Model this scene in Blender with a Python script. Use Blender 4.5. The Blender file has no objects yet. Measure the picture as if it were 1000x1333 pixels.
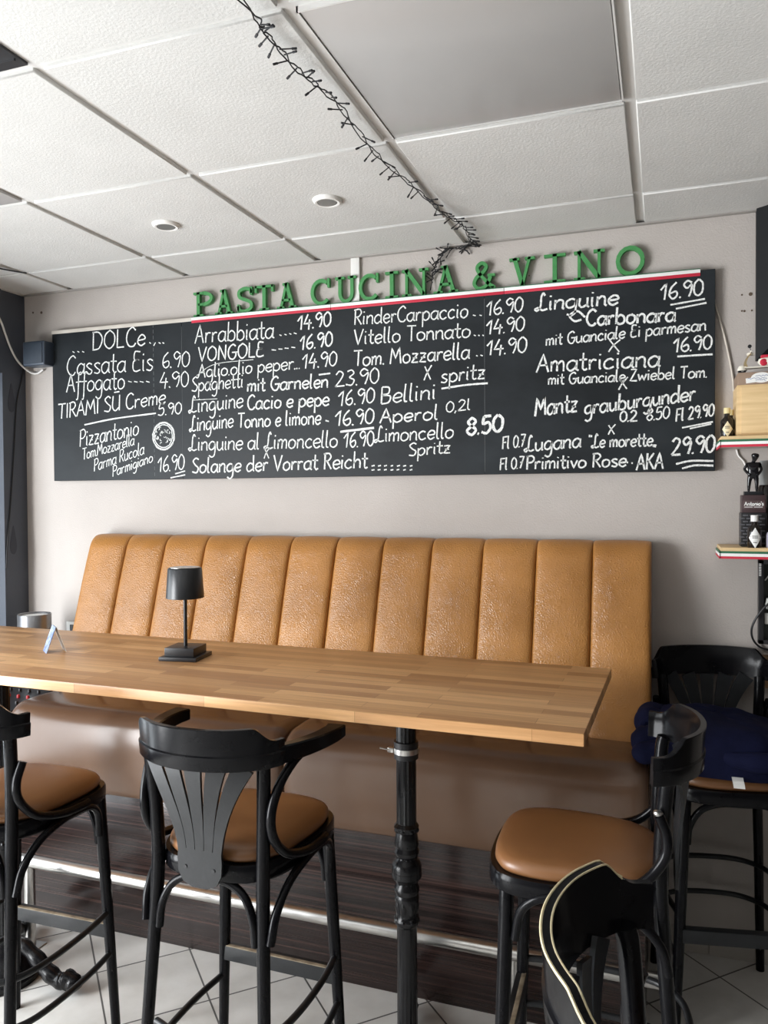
import bpy, bmesh, math, random
from mathutils import Vector, Matrix
random.seed(7)
C = bpy.context.scene.collection
SC = bpy.context.scene
PI = math.pi

# ------------------------------------------------------------------ camera
CEIL = 2.587
cam = bpy.data.cameras.new('camera')
cam.sensor_fit = 'AUTO'; cam.sensor_width = 36.0
cam.lens = 36.0 * 1021.2 / 1333.0
cam.clip_start = 0.05
camo = bpy.data.objects.new('camera', cam); C.objects.link(camo)
yaw, pitch, roll = 0.3427, -0.0193, 0.0058
Rm = Matrix.Rotation(yaw, 3, 'Z') @ Matrix.Rotation(pitch, 3, 'X') @ Matrix.Rotation(roll, 3, 'Y')
right, fwd, up = Rm.col[0], Rm.col[1], Rm.col[2]
M = Matrix((right, up, -fwd)).transposed().to_4x4()
M.translation = (0, -2.9633, 1.62)
camo.matrix_world = M
SC.camera = camo

# ------------------------------------------------------------------ light and exposure
SC.view_settings.view_transform = 'Standard'
SC.view_settings.look = 'None'
SC.view_settings.gamma = 1.0
SC.view_settings.use_curve_mapping = False
SC.view_settings.exposure = 0.0
SC.cycles.use_denoising = True
SC.cycles.max_bounces = 10
SC.cycles.diffuse_bounces = 6
SC.cycles.caustics_reflective = False
SC.cycles.caustics_refractive = False
W = bpy.data.worlds.new('sky'); SC.world = W; W.use_nodes = True
W.node_tree.nodes['Background'].inputs[0].default_value = (0.80, 0.90, 1.0, 1)
W.node_tree.nodes['Background'].inputs[1].default_value = 0.6

def area(name, loc, size, rot, power, col):
    l = bpy.data.lights.new(name, 'AREA'); l.shape = 'RECTANGLE'
    l.size, l.size_y = size; l.energy = power; l.color = col
    o = bpy.data.objects.new(name, l); C.objects.link(o)
    o.location = loc; o.rotation_euler = rot
    return o
# daylight outside the shop window on the left
area('daylight_side', (-3.55, -1.45, 0.80), (2.3, 1.35), (0, -PI/2, 0), 58, (0.88, 0.95, 1.0))
area('daylight_street', (-3.75, -3.75, 1.25), (3.1, 2.3), (0, -PI/2, 0), 565, (0.96, 0.98, 1.0))

# ------------------------------------------------------------------ helpers
def crm(pts, n=6, closed=False):
    """smooth curve through points (any dimension)"""
    P = [tuple(p) for p in pts]; m = len(P); out = []
    if m < 3 and not closed: return [Vector(p) for p in P]
    segs = m if closed else m-1
    for i in range(segs):
        if closed: p0, p1, p2, p3 = P[(i-1) % m], P[i], P[(i+1) % m], P[(i+2) % m]
        else:
            p1, p2 = P[i], P[i+1]
            p0 = P[i-1] if i > 0 else tuple(2*a-b for a, b in zip(p1, p2))
            p3 = P[i+2] if i+2 < m else tuple(2*b-a for a, b in zip(p1, p2))
        for k in range(n):
            t = k/n; t2 = t*t; t3 = t2*t
            out.append(Vector([0.5*((2*b)+(-a+c)*t+(2*a-5*b+4*c-d)*t2+(-a+3*b-3*c+d)*t3) for a, b, c, d in zip(p0, p1, p2, p3)]))
    if not closed: out.append(Vector(P[-1]))
    return out

class MB:
    def __init__(s): s.v = []; s.f = []; s.m = []; s.cur = 0
    def add(s, vs, fs, m=None):
        b = len(s.v); s.v += [tuple(x) for x in vs]
        for f in fs: s.f.append(tuple(i+b for i in f)); s.m.append(s.cur if m is None else m)
        return s
    def box(s, lo, hi, bev=0.0, m=None, mat=None, seg=2):
        bm = bmesh.new(); bmesh.ops.create_cube(bm, size=1)
        for v in bm.verts:
            v.co = Vector([(lo[i]+hi[i])/2 + v.co[i]*(hi[i]-lo[i]) for i in range(3)])
        if bev > 0: bmesh.ops.bevel(bm, geom=bm.edges[:], offset=bev, segments=seg, profile=0.6, affect='EDGES')
        if mat is not None: bm.transform(mat)
        bm.verts.index_update()
        s.add([v.co.copy() for v in bm.verts], [[v.index for v in f.verts] for f in bm.faces], m); bm.free(); return s
    def loft(s, rings, cap=True, closed=True, m=None):
        n = len(rings[0]); vs = [p for r in rings for p in r]; fs = []
        for i in range(len(rings)-1):
            for j in range(n if closed else n-1):
                k = (j+1) % n
                fs.append((i*n+j, i*n+k, (i+1)*n+k, (i+1)*n+j))
        if cap and closed:
            fs.append(tuple(range(n-1, -1, -1))); fs.append(tuple((len(rings)-1)*n+j for j in range(n)))
        return s.add(vs, fs, m)
    def tube(s, pts, r, n=10, m=None, sx=1.0):
        pts = [Vector(p) for p in pts]; N = len(pts)
        rr = r if isinstance(r, (list, tuple)) else [r]*N
        if len(rr) != N: rr = [rr[0]+(rr[-1]-rr[0])*i/(N-1) for i in range(N)]
        T = []
        for i in range(N):
            t = pts[min(i+1, N-1)]-pts[max(i-1, 0)]
            T.append(t.normalized() if t.length > 1e-9 else Vector((0, 0, 1)))
        a = Vector((0, 0, 1)) if abs(T[0].z) < 0.9 else Vector((1, 0, 0))
        u = T[0].cross(a).normalized(); rings = []
        for i in range(N):
            u = (u - T[i]*u.dot(T[i])).normalized(); w = T[i].cross(u)
            rings.append([pts[i]+(u*math.cos(2*PI*k/n)*sx+w*math.sin(2*PI*k/n))*rr[i] for k in range(n)])
        return s.loft(rings, m=m)
    def sweep(s, pts, sec, upv=(0, 0, 1), m=None):
        """sec(i,N)-> list of (side, up) offsets"""
        pts = [Vector(p) for p in pts]; N = len(pts); rings = []; U = Vector(upv)
        for i in range(N):
            t = (pts[min(i+1, N-1)]-pts[max(i-1, 0)]).normalized()
            sd = t.cross(U).normalized(); u2 = sd.cross(t)
            rings.append([pts[i]+sd*a+u2*b for a, b in sec(i, N)])
        return s.loft(rings, m=m)
    def lathe(s, prof, c=(0, 0, 0), n=24, flute=None, m=None):
        rings = []
        for r, z in prof:
            ring = []
            for k in range(n):
                a = 2*PI*k/n; q = r*(flute(a, z) if flute else 1)
                ring.append((c[0]+q*math.cos(a), c[1]+q*math.sin(a), c[2]+z))
            rings.append(ring)
        return s.loft(rings, m=m)
    def prism(s, poly, fn, m=None):
        n = len(poly)
        vs = [fn(u, v, 0) for u, v in poly]+[fn(u, v, 1) for u, v in poly]
        fs = [tuple(range(n-1, -1, -1)), tuple(range(n, 2*n))]+[(i, (i+1) % n, n+(i+1) % n, n+i) for i in range(n)]
        return s.add(vs, fs, m)
    def strip(s, pts, w, fn, m=None, solid=True):
        """thick 2-D stroke; fn(u,v,k) maps to 3-D, k = 0 back / 1 front"""
        pts = [Vector((p[0], p[1])) for p in pts]; N = len(pts); L = []; R = []
        ww = w if isinstance(w, (list, tuple)) else [w]*N
        for i in range(N):
            t = pts[min(i+1, N-1)]-pts[max(i-1, 0)]
            if t.length < 1e-9: t = Vector((1, 0))
            t.normalize(); nn = Vector((-t.y, t.x))
            L.append(pts[i]+nn*ww[i]/2); R.append(pts[i]-nn*ww[i]/2)
        if solid:
            rings = [[fn(*L[i], 1), fn(*R[i], 1), fn(*R[i], 0), fn(*L[i], 0)] for i in range(N)]
            return s.loft(rings, m=m)
        vs = [fn(*p, 1) for p in L]+[fn(*p, 1) for p in R]
        return s.add(vs, [(i, N+i, N+i+1, i+1) for i in range(N-1)], m)
    def mesh(s, name, mats, sharp=40):
        me = bpy.data.meshes.new(name); me.from_pydata(s.v, [], s.f)
        bm = bmesh.new(); bm.from_mesh(me); bmesh.ops.recalc_face_normals(bm, faces=bm.faces[:]); bm.to_mesh(me); bm.free()
        for mt in (mats if isinstance(mats, (list, tuple)) else [mats]): me.materials.append(mt)
        for p, k in zip(me.polygons, s.m): p.material_index = k; p.use_smooth = True
        me.set_sharp_from_angle(angle=math.radians(sharp)); me.update()
        return me
    def build(s, name, mats, parent=None, sharp=40, loc=None):
        return link(name, s.mesh(name, mats, sharp), parent, loc)

def link(name, me, parent=None, loc=None):
    o = bpy.data.objects.new(name, me); C.objects.link(o)
    if parent: o.parent = parent
    if loc: o.location = loc
    return o
def tag(o, label, cat, group=None):
    o['label'] = label; o['category'] = cat
    if group: o['group'] = group
    return o
def thing(name, label, cat, loc=(0, 0, 0), rz=0, group=None):
    o = bpy.data.objects.new(name, None); o.empty_display_size = 0.05
    C.objects.link(o); o.location = loc; o.rotation_euler = (0, 0, rz)
    return tag(o, label, cat, group)
def struct(o): o['kind'] = 'structure'; return o

# ------------------------------------------------------------------ materials
def mat(name, col=(0.5, 0.5, 0.5), rough=0.5, metal=0.0, spec=0.5, coat=0.0):
    m = bpy.data.materials.new(name); m.use_nodes = True
    b = m.node_tree.nodes['Principled BSDF']
    b.inputs['Base Color'].default_value = (*col, 1); b.inputs['Roughness'].default_value = rough
    b.inputs['Metallic'].default_value = metal; b.inputs['Specular IOR Level'].default_value = spec
    b.inputs['Coat Weight'].default_value = coat
    return m
def nodes(m): return m.node_tree.nodes, m.node_tree.links, m.node_tree.nodes['Principled BSDF']
def coords(m, scale=(1, 1, 1), rot=(0, 0, 0), loc=(0, 0, 0)):
    N, L, b = nodes(m); t = N.new('ShaderNodeTexCoord'); mp = N.new('ShaderNodeMapping')
    mp.inputs['Scale'].default_value = scale; mp.inputs['Rotation'].default_value = rot; mp.inputs['Location'].default_value = loc
    L.new(t.outputs['Object'], mp.inputs['Vector']); return mp.outputs['Vector']
def noise(m, vec, scale, detail=4, rough=0.55):
    N, L, b = nodes(m); n = N.new('ShaderNodeTexNoise'); n.inputs['Scale'].default_value = scale
    n.inputs['Detail'].default_value = detail; n.inputs['Roughness'].default_value = rough
    L.new(vec, n.inputs['Vector']); return n.outputs['Fac']
def ramp(m, fac, stops):
    N, L, b = nodes(m); r = N.new('ShaderNodeValToRGB'); e = r.color_ramp.elements
    while len(e) < len(stops): e.new(0.5)
    for k, (p, c) in zip(e, stops): k.position = p; k.color = (*c, 1)
    L.new(fac, r.inputs['Fac']); return r.outputs['Color']
def mixc(m, a, b_, fac, mode='MIX'):
    N, L, b = nodes(m); x = N.new('ShaderNodeMix'); x.data_type = 'RGBA'; x.blend_type = mode
    if isinstance(fac, float): x.inputs['Factor'].default_value = fac
    else: L.new(fac, x.inputs['Factor'])
    for i, s in (('A', a), ('B', b_)):
        sock = [k for k in x.inputs if k.name == i and k.type == 'RGBA'][0]
        if isinstance(s, tuple): sock.default_value = (*s, 1)
        else: L.new(s, sock)
    return [k for k in x.outputs if k.type == 'RGBA'][0]
def bump(m, h, strength=0.2, dist=0.01):
    N, L, b = nodes(m); n = N.new('ShaderNodeBump'); n.inputs['Strength'].default_value = strength
    n.inputs['Distance'].default_value = dist; L.new(h, n.inputs['Height']); L.new(n.outputs['Normal'], b.inputs['Normal'])
def setc(m, c): N, L, b = nodes(m); L.new(c, b.inputs['Base Color'])
def setr(m, fac, lo, hi):
    N, L, b = nodes(m); r = N.new('ShaderNodeMapRange'); r.inputs['To Min'].default_value = lo; r.inputs['To Max'].default_value = hi
    L.new(fac, r.inputs['Value']); L.new(r.outputs['Result'], b.inputs['Roughness'])

def mottled(name, a, b, scale=8, rough=0.5, bs=0.0, bscale=200, metal=0.0, spec=0.5):
    m = mat(name, a, rough, metal, spec); v = coords(m)
    setc(m, ramp(m, noise(m, v, scale), [(0.3, a), (0.7, b)]))
    if bs: bump(m, noise(m, v, bscale, 3), bs, 0.004)
    return m
m_wall = mottled('wall_paint', (0.45, 0.41, 0.38), (0.48, 0.44, 0.41), 3, 0.75, 0.35, 160)
m_ceil = mottled('ceiling_tile', (0.56, 0.555, 0.535), (0.60, 0.595, 0.575), 5, 0.85, 0.3, 140)
m_bar = mat('ceiling_bar', (0.60, 0.59, 0.57), 0.45)
m_pier = mottled('dark_blue_grey_paint', (0.055, 0.065, 0.085), (0.07, 0.08, 0.10), 5, 0.6, 0.1, 150)
m_drop = mat('drop_motif', (0.03, 0.035, 0.05), 0.6)
m_white = mat('white_plastic', (0.78, 0.77, 0.74), 0.4)
m_cable = mat('beige_cable', (0.62, 0.56, 0.48), 0.5)
m_blackcable = mat('black_cable', (0.008, 0.008, 0.01), 0.45)
m_lac = mottled('black_lacquer', (0.003, 0.003, 0.004), (0.006, 0.006, 0.007), 20, 0.2, 0.04, 90, 0.0, 0.14)
m_lacsat = mottled('black_lacquer_satin', (0.009, 0.010, 0.011), (0.015, 0.016, 0.018), 20, 0.38, 0.08, 90, 0.0, 0.4)
m_worn = mottled('worn_wood', (0.40, 0.33, 0.23), (0.16, 0.12, 0.08), 30, 0.6)
m_iron = mottled('cast_iron', (0.004, 0.004, 0.005), (0.009, 0.009, 0.010), 30, 0.24, 0.08, 120, 0.0, 0.3)
m_steel = mottled('brushed_steel', (0.62, 0.61, 0.59), (0.55, 0.54, 0.52), 30, 0.28, 0.0, 1, 1.0)
m_green = mottled('green_wood', (0.035, 0.20, 0.055), (0.07, 0.29, 0.09), 12, 0.5, 0.1, 90)
m_seat = mottled('stool_leather', (0.185, 0.083, 0.032), (0.215, 0.098, 0.04), 6, 0.34, 0.06, 300)
m_red = mat('flag_red', (0.55, 0.02, 0.05), 0.5)
m_fwhite = mat('flag_white', (0.85, 0.85, 0.83), 0.5)
m_fgreen = mat('flag_green', (0.02, 0.13, 0.06), 0.5)
m_black = mat('black_plastic', (0.012, 0.012, 0.014), 0.4)
m_blackgloss = mat('black_gloss', (0.006, 0.006, 0.008), 0.12)
m_navy = mottled('navy_cloth', (0.003, 0.004, 0.020), (0.006, 0.008, 0.034), 10, 0.85, 0.3, 120, 0.0, 0.15)
m_paper = mat('paper', (0.82, 0.82, 0.80), 0.7)
m_pine = mat('pine', (0.72, 0.50, 0.26), 0.5)
_v = coords(m_pine, (3, 3, 45)); setc(m_pine, ramp(m_pine, noise(m_pine, _v, 1.5, 3), [(0.3, (0.60, 0.41, 0.20)), (0.7, (0.74, 0.54, 0.29))]))

# banquette leather: cracked grain
def leather(name, a, b, rough, bs):
    m = mat(name, a, rough); v = coords(m); N, L, bb = nodes(m)
    n1 = noise(m, v, 5, 5); setc(m, ramp(m, n1, [(0.3, a), (0.7, b)]))
    vo = N.new('ShaderNodeTexVoronoi'); vo.feature = 'DISTANCE_TO_EDGE'; vo.inputs['Scale'].default_value = 120
    n2 = N.new('ShaderNodeTexNoise'); n2.inputs['Scale'].default_value = 14; L.new(v, n2.inputs['Vector'])
    ad = N.new('ShaderNodeVectorMath'); ad.operation = 'MULTIPLY_ADD'; ad.inputs[1].default_value = (0.05, 0.05, 0.05)
    L.new(n2.outputs['Color'], ad.inputs[0]); L.new(v, ad.inputs[2]); L.new(ad.outputs[0], vo.inputs['Vector'])
    mu = N.new('ShaderNodeMath'); mu.operation = 'MULTIPLY'; L.new(vo.outputs['Distance'], mu.inputs[0]); L.new(noise(m, v, 9, 3), mu.inputs[1])
    bump(m, mu.outputs[0], bs, 0.01); setr(m, n1, rough-0.06, rough+0.08)
    return m
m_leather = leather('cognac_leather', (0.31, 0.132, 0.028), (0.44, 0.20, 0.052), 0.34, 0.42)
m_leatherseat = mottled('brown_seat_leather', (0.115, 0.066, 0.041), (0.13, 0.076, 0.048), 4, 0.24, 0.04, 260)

# butcher block
m_table = mat('butcher_block', (0.5, 0.3, 0.13), 0.38)
N, L, b = nodes(m_table); v = coords(m_table)
br = N.new('ShaderNodeTexBrick'); br.offset = 0.37; br.offset_frequency = 2; br.squash = 1.0
br.inputs['Color1'].default_value = (0.42, 0.21, 0.085, 1); br.inputs['Color2'].default_value = (0.72, 0.425, 0.20, 1)
br.inputs['Mortar'].default_value = (0.30, 0.16, 0.06, 1); br.inputs['Scale'].default_value = 1.0
br.inputs['Mortar Size'].default_value = 0.0006; br.inputs['Mortar Smooth'].default_value = 0.3
br.inputs['Brick Width'].default_value = 0.43; br.inputs['Row Height'].default_value = 0.043
vx = N.new('ShaderNodeVectorMath'); vx.operation = 'ADD'
sx = N.new('ShaderNodeSeparateXYZ'); L.new(v, sx.inputs[0])
cx = N.new('ShaderNodeCombineXYZ'); L.new(sx.outputs['X'], cx.inputs['X'])
sh = N.new('ShaderNodeMath'); sh.operation = 'MULTIPLY_ADD'; sh.inputs[1].default_value = 0.9; L.new(sx.outputs['Z'], sh.inputs[0]); L.new(sx.outputs['Y'], sh.inputs[2])
L.new(sh.outputs[0], cx.inputs['Y']); L.new(cx.outputs[0], br.inputs['Vector'])
v2 = coords(m_table, (3, 60, 60)); g = noise(m_table, v2, 1.6, 5, 0.6)
setc(m_table, mixc(m_table, br.outputs['Color'], ramp(m_table, g, [(0.3, (0.72, 0.66, 0.58)), (0.7, (1.1, 1.08, 1.04))]), 0.75, 'MULTIPLY'))
setr(m_table, g, 0.32, 0.46)

# ebony laminate
m_ebony = mat('ebony_laminate', (0.03, 0.02, 0.016), 0.27)
v2 = coords(m_ebony, (.8, .8, 150)); g = noise(m_ebony, v2, 1.0, 5, 0.6)
setc(m_ebony, ramp(m_ebony, g, [(0.34, (0.008, 0.005, 0.005)), (0.55, (0.026, 0.015, 0.013)), (0.74, (0.085, 0.045, 0.037))]))
setr(m_ebony, g, 0.16, 0.26)

# floor tiles laid at 45 degrees
m_floor = mat('floor_tile', (0.55, 0.53, 0.5), 0.32)
N, L, b = nodes(m_floor); e = 0.3147
v = coords(m_floor, (1, 1, 1), (0, 0, -PI/4), (0, 0, 0))
ad = N.new('ShaderNodeVectorMath'); ad.operation = 'ADD'
u0, w0 = (-1.601-0.578)/math.sqrt(2), (1.601-0.578)/math.sqrt(2)
ad.inputs[1].default_value = (-u0+20*e, -w0+20*e, 0); L.new(v, ad.inputs[0])
br = N.new('ShaderNodeTexBrick'); br.offset = 0.0; br.squash = 1.0
br.inputs['Color1'].default_value = (0.70, 0.685, 0.655, 1); br.inputs['Color2'].default_value = (0.75, 0.735, 0.705, 1)
br.inputs['Mortar'].default_value = (0.10, 0.095, 0.09, 1); br.inputs['Scale'].default_value = 1.0
br.inputs['Mortar Size'].default_value = 0.0032; br.inputs['Mortar Smooth'].default_value = 0.2
br.inputs['Brick Width'].default_value = e; br.inputs['Row Height'].default_value = e
L.new(ad.outputs[0], br.inputs['Vector'])
g = noise(m_floor, coords(m_floor), 7, 6)
setc(m_floor, mixc(m_floor, br.outputs['Color'], ramp(m_floor, g, [(0.35, (0.86, 0.85, 0.83)), (0.65, (1.05, 1.05, 1.05))]), 0.8, 'MULTIPLY'))
setr(m_floor, g, 0.25, 0.45); bump(m_floor, br.outputs['Fac'], -0.3, 0.002)

# chalkboard and chalk
m_board = mat('chalkboard', (0.018, 0.022, 0.026), 0.42, 0.0, 0.22)
v = coords(m_board, (1, 1, 1.6)); g = noise(m_board, v, 2.6, 7, 0.65)
setc(m_board, ramp(m_board, g, [(0.35, (0.009, 0.011, 0.013)), (0.75, (0.022, 0.027, 0.031))])); setr(m_board, g, 0.38, 0.55)
m_chalk = mat('chalk', (0.8, 0.8, 0.78), 0.9)
g = noise(m_chalk, coords(m_chalk), 160, 4, 0.7)
setc(m_chalk, ramp(m_chalk, g, [(0.30, (0.34, 0.36, 0.36)), (0.52, (0.82, 0.83, 0.81))]))
m_heat = mat('heater_panel', (0.38, 0.37, 0.36), 0.16, 0.0, 0.5)
m_seam = mat('faint_seam', (0.10, 0.11, 0.115), 0.6)

# ------------------------------------------------------------------ the room
XL, XR, YF = -2.87, 1.65, -5.3
struct(MB().box((XL-.3, YF-.3, -.1), (XR+.2, .2, 0)).build('floor', m_floor))
struct(MB().box((XL-.3, 0, 0), (XR+.2, .15, CEIL+.1)).build('wall_back', m_wall))
struct(MB().box((XR, YF, 0), (XR+.15, 0, CEIL+.1)).build('wall_right', mottled('unseen_wall_dark', (0.03, 0.025, 0.022), (0.045, 0.038, 0.032), 4, 0.6)))  # unseen side wall, set close and dark to soak up bounced light
wl = MB(); wl.box((XL-.25, -.14, 0), (XL, 0, CEIL+.1)); wl.box((XL-.25, YF, 0), (XL, -5.20, CEIL+.1))
wl.box((XL-.25, -5.20, 0), (XL, -.14, .12)); wl.box((XL-.25, -5.20, 2.20), (XL, -.14, CEIL+.1))
struct(wl.build('wall_left', m_pier))
struct(MB().box((XL-.25, YF-.2, 0), (XR+.15, YF, CEIL+.1)).build('wall_front', mottled('front_wall_paint', (0.05, 0.045, 0.04), (0.07, 0.06, 0.055), 3, 0.7)))
m_frame = mat('window_frame_paint', (0.75, 0.75, 0.74), 0.4)
w1 = MB()
for y in (-.175, -1.83, -3.48, -5.165): w1.box((XL-.17, y-.035, .12), (XL-.11, y+.035, 2.20), .004)
w1.box((XL-.17, -5.20, .12), (XL-.11, -.14, .19), .004); w1.box((XL-.17, -5.20, 2.13), (XL-.11, -.14, 2.20), .004)
struct(w1.build('window_1', m_frame))

# ceiling: bars above, lay-in tiles a little lower
cl = MB(); cl.box((XL-.3, YF-.3, CEIL+.008), (XR+.2, .2, CEIL+.1), m=1)
xs = [XL] + [-2.5787+.625*k for k in range(0, 10) if -2.5787+.625*k < XR-.05] + [XR]
ys = [0] + [-.2994-.625*k for k in range(0, 8)] + [YF]
cells_skip = {}
for i in range(len(xs)-1):
    for j in range(len(ys)-1):
        x0, x1, y1, y0 = xs[i], xs[i+1], ys[j], ys[j+1]
        gx0 = 0 if i == 0 else .013; gx1 = 0 if i == len(xs)-2 else .013
        gy1 = 0 if j == 0 else .009; gy0 = 0 if j == len(ys)-2 else .009
        if (abs(x0+.704) < .01 and abs(y1+1.-.0756) < .01): cells_skip['main'] = (x0, x1, y0, y1); continue
        if (abs(x0+2.5787) < .01 and abs(y1+.9244) < .01): cells_skip['left'] = (x0, x1, y0, y1); continue
        if (abs(x0+1.9537) < .01 and abs(y1+1.5494) < .01): cells_skip['vent'] = (x0, x1, y0, y1); continue
        cl.box((x0+gx0, y0+gy0, CEIL-.002), (x1-gx1, y1-gy1, CEIL+.012), .003, m=0, seg=1)
ceil_o = struct(cl.build('ceiling', [m_ceil, m_bar]))
t1 = MB(); t1.box((XL, -.022, CEIL-.006), (XR, 0, CEIL-.001), .001)
struct(t1.build('trim_1', mat('edge_trim', (0.34, 0.32, 0.30), 0.6)))
t2 = MB(); t2.box((XL, -.14, CEIL-.006), (XL+.022, 0, CEIL-.001), .001)
struct(t2.build('trim_2', m_bar))
bs = MB()
for k in range(6): bs.box((max(-.03, -.165+.318*k), -.009, 0), (-.165+.318*k+.315, 0, .085), .0015)
struct(bs.build('baseboard_back', mottled('skirting_tile', (0.50, 0.47, 0.43), (0.56, 0.53, 0.49), 5, 0.35)))

# ------------------------------------------------------------------ ceiling fittings
x0, x1, y0, y1 = cells_skip['main']
t = thing('heater_panel', 'large smooth grey ceiling panel with dim glossy face', 'ceiling panel', ((x0+x1)/2, (y0+y1)/2, CEIL))
MB().box((-.292, -.292, -.002), (.292, .292, .008), .002).build('panel', m_heat, t)
f = MB(); q = .298
for a in ((-q, -q, q, -q+.004), (-q, q-.004, q, q), (-q, -q, -q+.004, q), (q-.004, -q, q, q)): f.box((a[0], a[1], -.004), (a[2], a[3], .0085))
f.build('edge_frame', m_bar, t)
x0, x1, y0, y1 = cells_skip['left']
t = thing('heater_panel', 'small corner of a grey ceiling panel at the left edge', 'ceiling panel', ((x0+x1)/2, (y0+y1)/2, CEIL))
MB().box((-.30, -.30, -.002), (.30, .30, .008), .002).build('panel', m_heat, t)
x0, x1, y0, y1 = cells_skip['vent']
t = thing('ceiling_grille', 'dark ceiling grille in the upper left corner', 'grille', ((x0+x1)/2, (y0+y1)/2, CEIL))
MB().box((-.302, -.302, .002), (.302, .302, .008)).build('backing', m_black, t)
for k in range(14): MB().box((-.295, -.29+.043*k, -.003), (.295, -.286+.043*k, .003)).build('slat', m_black, t)

m_lens = mat('lamp_glass', (0.25, 0.24, 0.22), 0.15)
for i, (x, y) in enumerate(((-1.655, -.595), (-1.03, -.606))):
    t = thing('downlight', ('round recessed ceiling downlight nearer the dark corner wall', 'round recessed ceiling downlight nearer the string of lights')[i], 'ceiling light', (x, y, CEIL-.002), 0, 'ceiling downlights')
    MB().lathe([(.030, -.001), (.033, -.010), (.040, -.011), (.047, -.006), (.049, 0), (.030, 0)], n=32).build('trim_ring', m_white, t)
    MB().lathe([(.031, -.0095), (.026, -.004), (.018, -.001), (.004, -.0008), (.004, 0), (.031, 0)], n=24).build('reflector', m_steel, t)
    MB().lathe([(.001, -.007), (.010, -.007), (.013, -.004), (.013, -.001), (.001, -.001)], n=20).build('bulb', m_lens, t)

# fairy lights
t = thing('fairy_lights', 'black string of unlit fairy lights along the ceiling bar', 'string lights', (-.75, -1.0, CEIL))
base = Vector((-.75, -1.0, CEIL))
path = [(-.77, -2.1, 2.572), (-.757, -1.615, 2.566), (-.768, -1.512, 2.57), (-.76, -1.373, 2.563), (-.742, -1.204, 2.568), (-.748, -.917, 2.566), (-.722, -.652, 2.568), (-.692, -.40, 2.566), (-.664, -.27, 2.57), (-.672, -.12, 2.566), (-.69, -.03, 2.575), (-.735, -.018, 2.572), (-.795, -.016, 2.566), (-.826, -.017, 2.525), (-.840, -.014, 2.49), (-.850, -.011, 2.455)]
cv = [Vector(p)-base for p in crm(path, 14)]
cb = MB()
for ph in (0, PI):
    cb.tube([p+Vector((math.cos(i*.55+ph), 0, math.sin(i*.55+ph)))*.0045+Vector((random.uniform(-1, 1), 0, random.uniform(-.6, .6)))*.0022 for i, p in enumerate(cv)], .0016, 6)
cb.build('cable', m_blackcable, t)
bulb = MB().tube([(0, 0, 0), (0, 0, .026), (0, 0, .027), (0, 0, .037), (0, 0, .038)], [.0017, .0017, .0028, .0028, .0012], 6).mesh('bulb', m_blackcable)
nb = 92; s0 = 20
for k in range(nb):
    u = k/(nb-1); i = min(len(cv)-1, int(s0+(len(cv)-1-s0)*u**.95))
    o = link('bulb', bulb, t, cv[i])
    wall = i > len(cv)-60
    if i > len(cv)-48: d = Vector((random.uniform(-.6, 1), -random.uniform(.1, .7), random.uniform(-.6, .5)))
    else: d = Vector((random.choice((-1, 1))*random.uniform(.4, 1), random.uniform(-.7, .7), -random.uniform(0, .6)))
    o.rotation_euler = d.to_track_quat('Z', 'Y').to_euler()
    
o = MB().tube(crm([(-2.72, -.66, CEIL-.006), (-2.6, -.408, CEIL-.009), (-2.567, -.36, CEIL-.011), (-2.557, -.31, CEIL-.006)], 5), .0032, 6).build('ceiling_cable', m_blackcable)
tag(o, 'short black cable running along the ceiling bar at far left', 'cable')
o = MB().box((-1.189, -.014, 2.405), (-1.152, 0, CEIL-.006), .002).build('cable_trunking', m_white)
tag(o, 'white vertical cable cover between ceiling and green letters', 'cable cover')

# ------------------------------------------------------------------ menu board
BX0, BX1, BZ0, BZ1, BY = -2.681, .166, 1.703, 2.396, -.030
bd = thing('menu_board', 'long black chalkboard menu with handwritten dishes and prices', 'chalkboard', ((BX0+BX1)/2, 0, BZ0))
B0 = Vector(((BX0+BX1)/2, 0, BZ0))
def bl(x, z, y=BY): return (x-B0.x, y, z-B0.z)
for a, c in ((BX0, -1.9772), (-1.9768, -.6392), (-.6388, BX1)):
    MB().box(bl(a, BZ0, BY), bl(c, BZ1, -.001), .0012, seg=1).build('board_panel', m_board, bd)
MB().box(bl(BX0, BZ1-.012, BY-.0022), bl(-1.925, BZ1+.004, -.002), .001).build('edge_strip', mottled('pale_strip', (0.52, 0.48, 0.42), (0.62, 0.58, 0.52), 10, 0.5), bd)
fl = MB()
for (a, c) in ((-1.925, -1.27), (-1.268, -.565), (-.563, .118)):
    fl.box(bl(a, BZ1-.020, BY-.0030), bl(c, BZ1-.009, BY-.0004), .0008, m=0)
    fl.box(bl(a, BZ1-.009, BY-.0034), bl(c, BZ1+.003, BY-.0004), .0008, m=1)
    fl.box(bl(a, BZ1+.003, BY-.0034), bl(c, BZ1+.006, -.002), .0008, m=2)
fl.build('flag_trim', [m_red, m_fwhite, m_fgreen], bd)
dl = MB()
for k in range(26):
    z = BZ0+.015+k*.0262
    dl.box(bl(-2.1245, z, BY-.0006), bl(-2.1225, z+.016, BY))
dl.box(bl(-.6398, BZ0+.01, BY-.0005), bl(-.6384, BZ1-.03, BY)); dl.box(bl(-1.9776, BZ0+.01, BY-.0005), bl(-1.9764, BZ1-.03, BY))
dl.build('chalk_guide_line', m_seam, bd)

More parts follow.
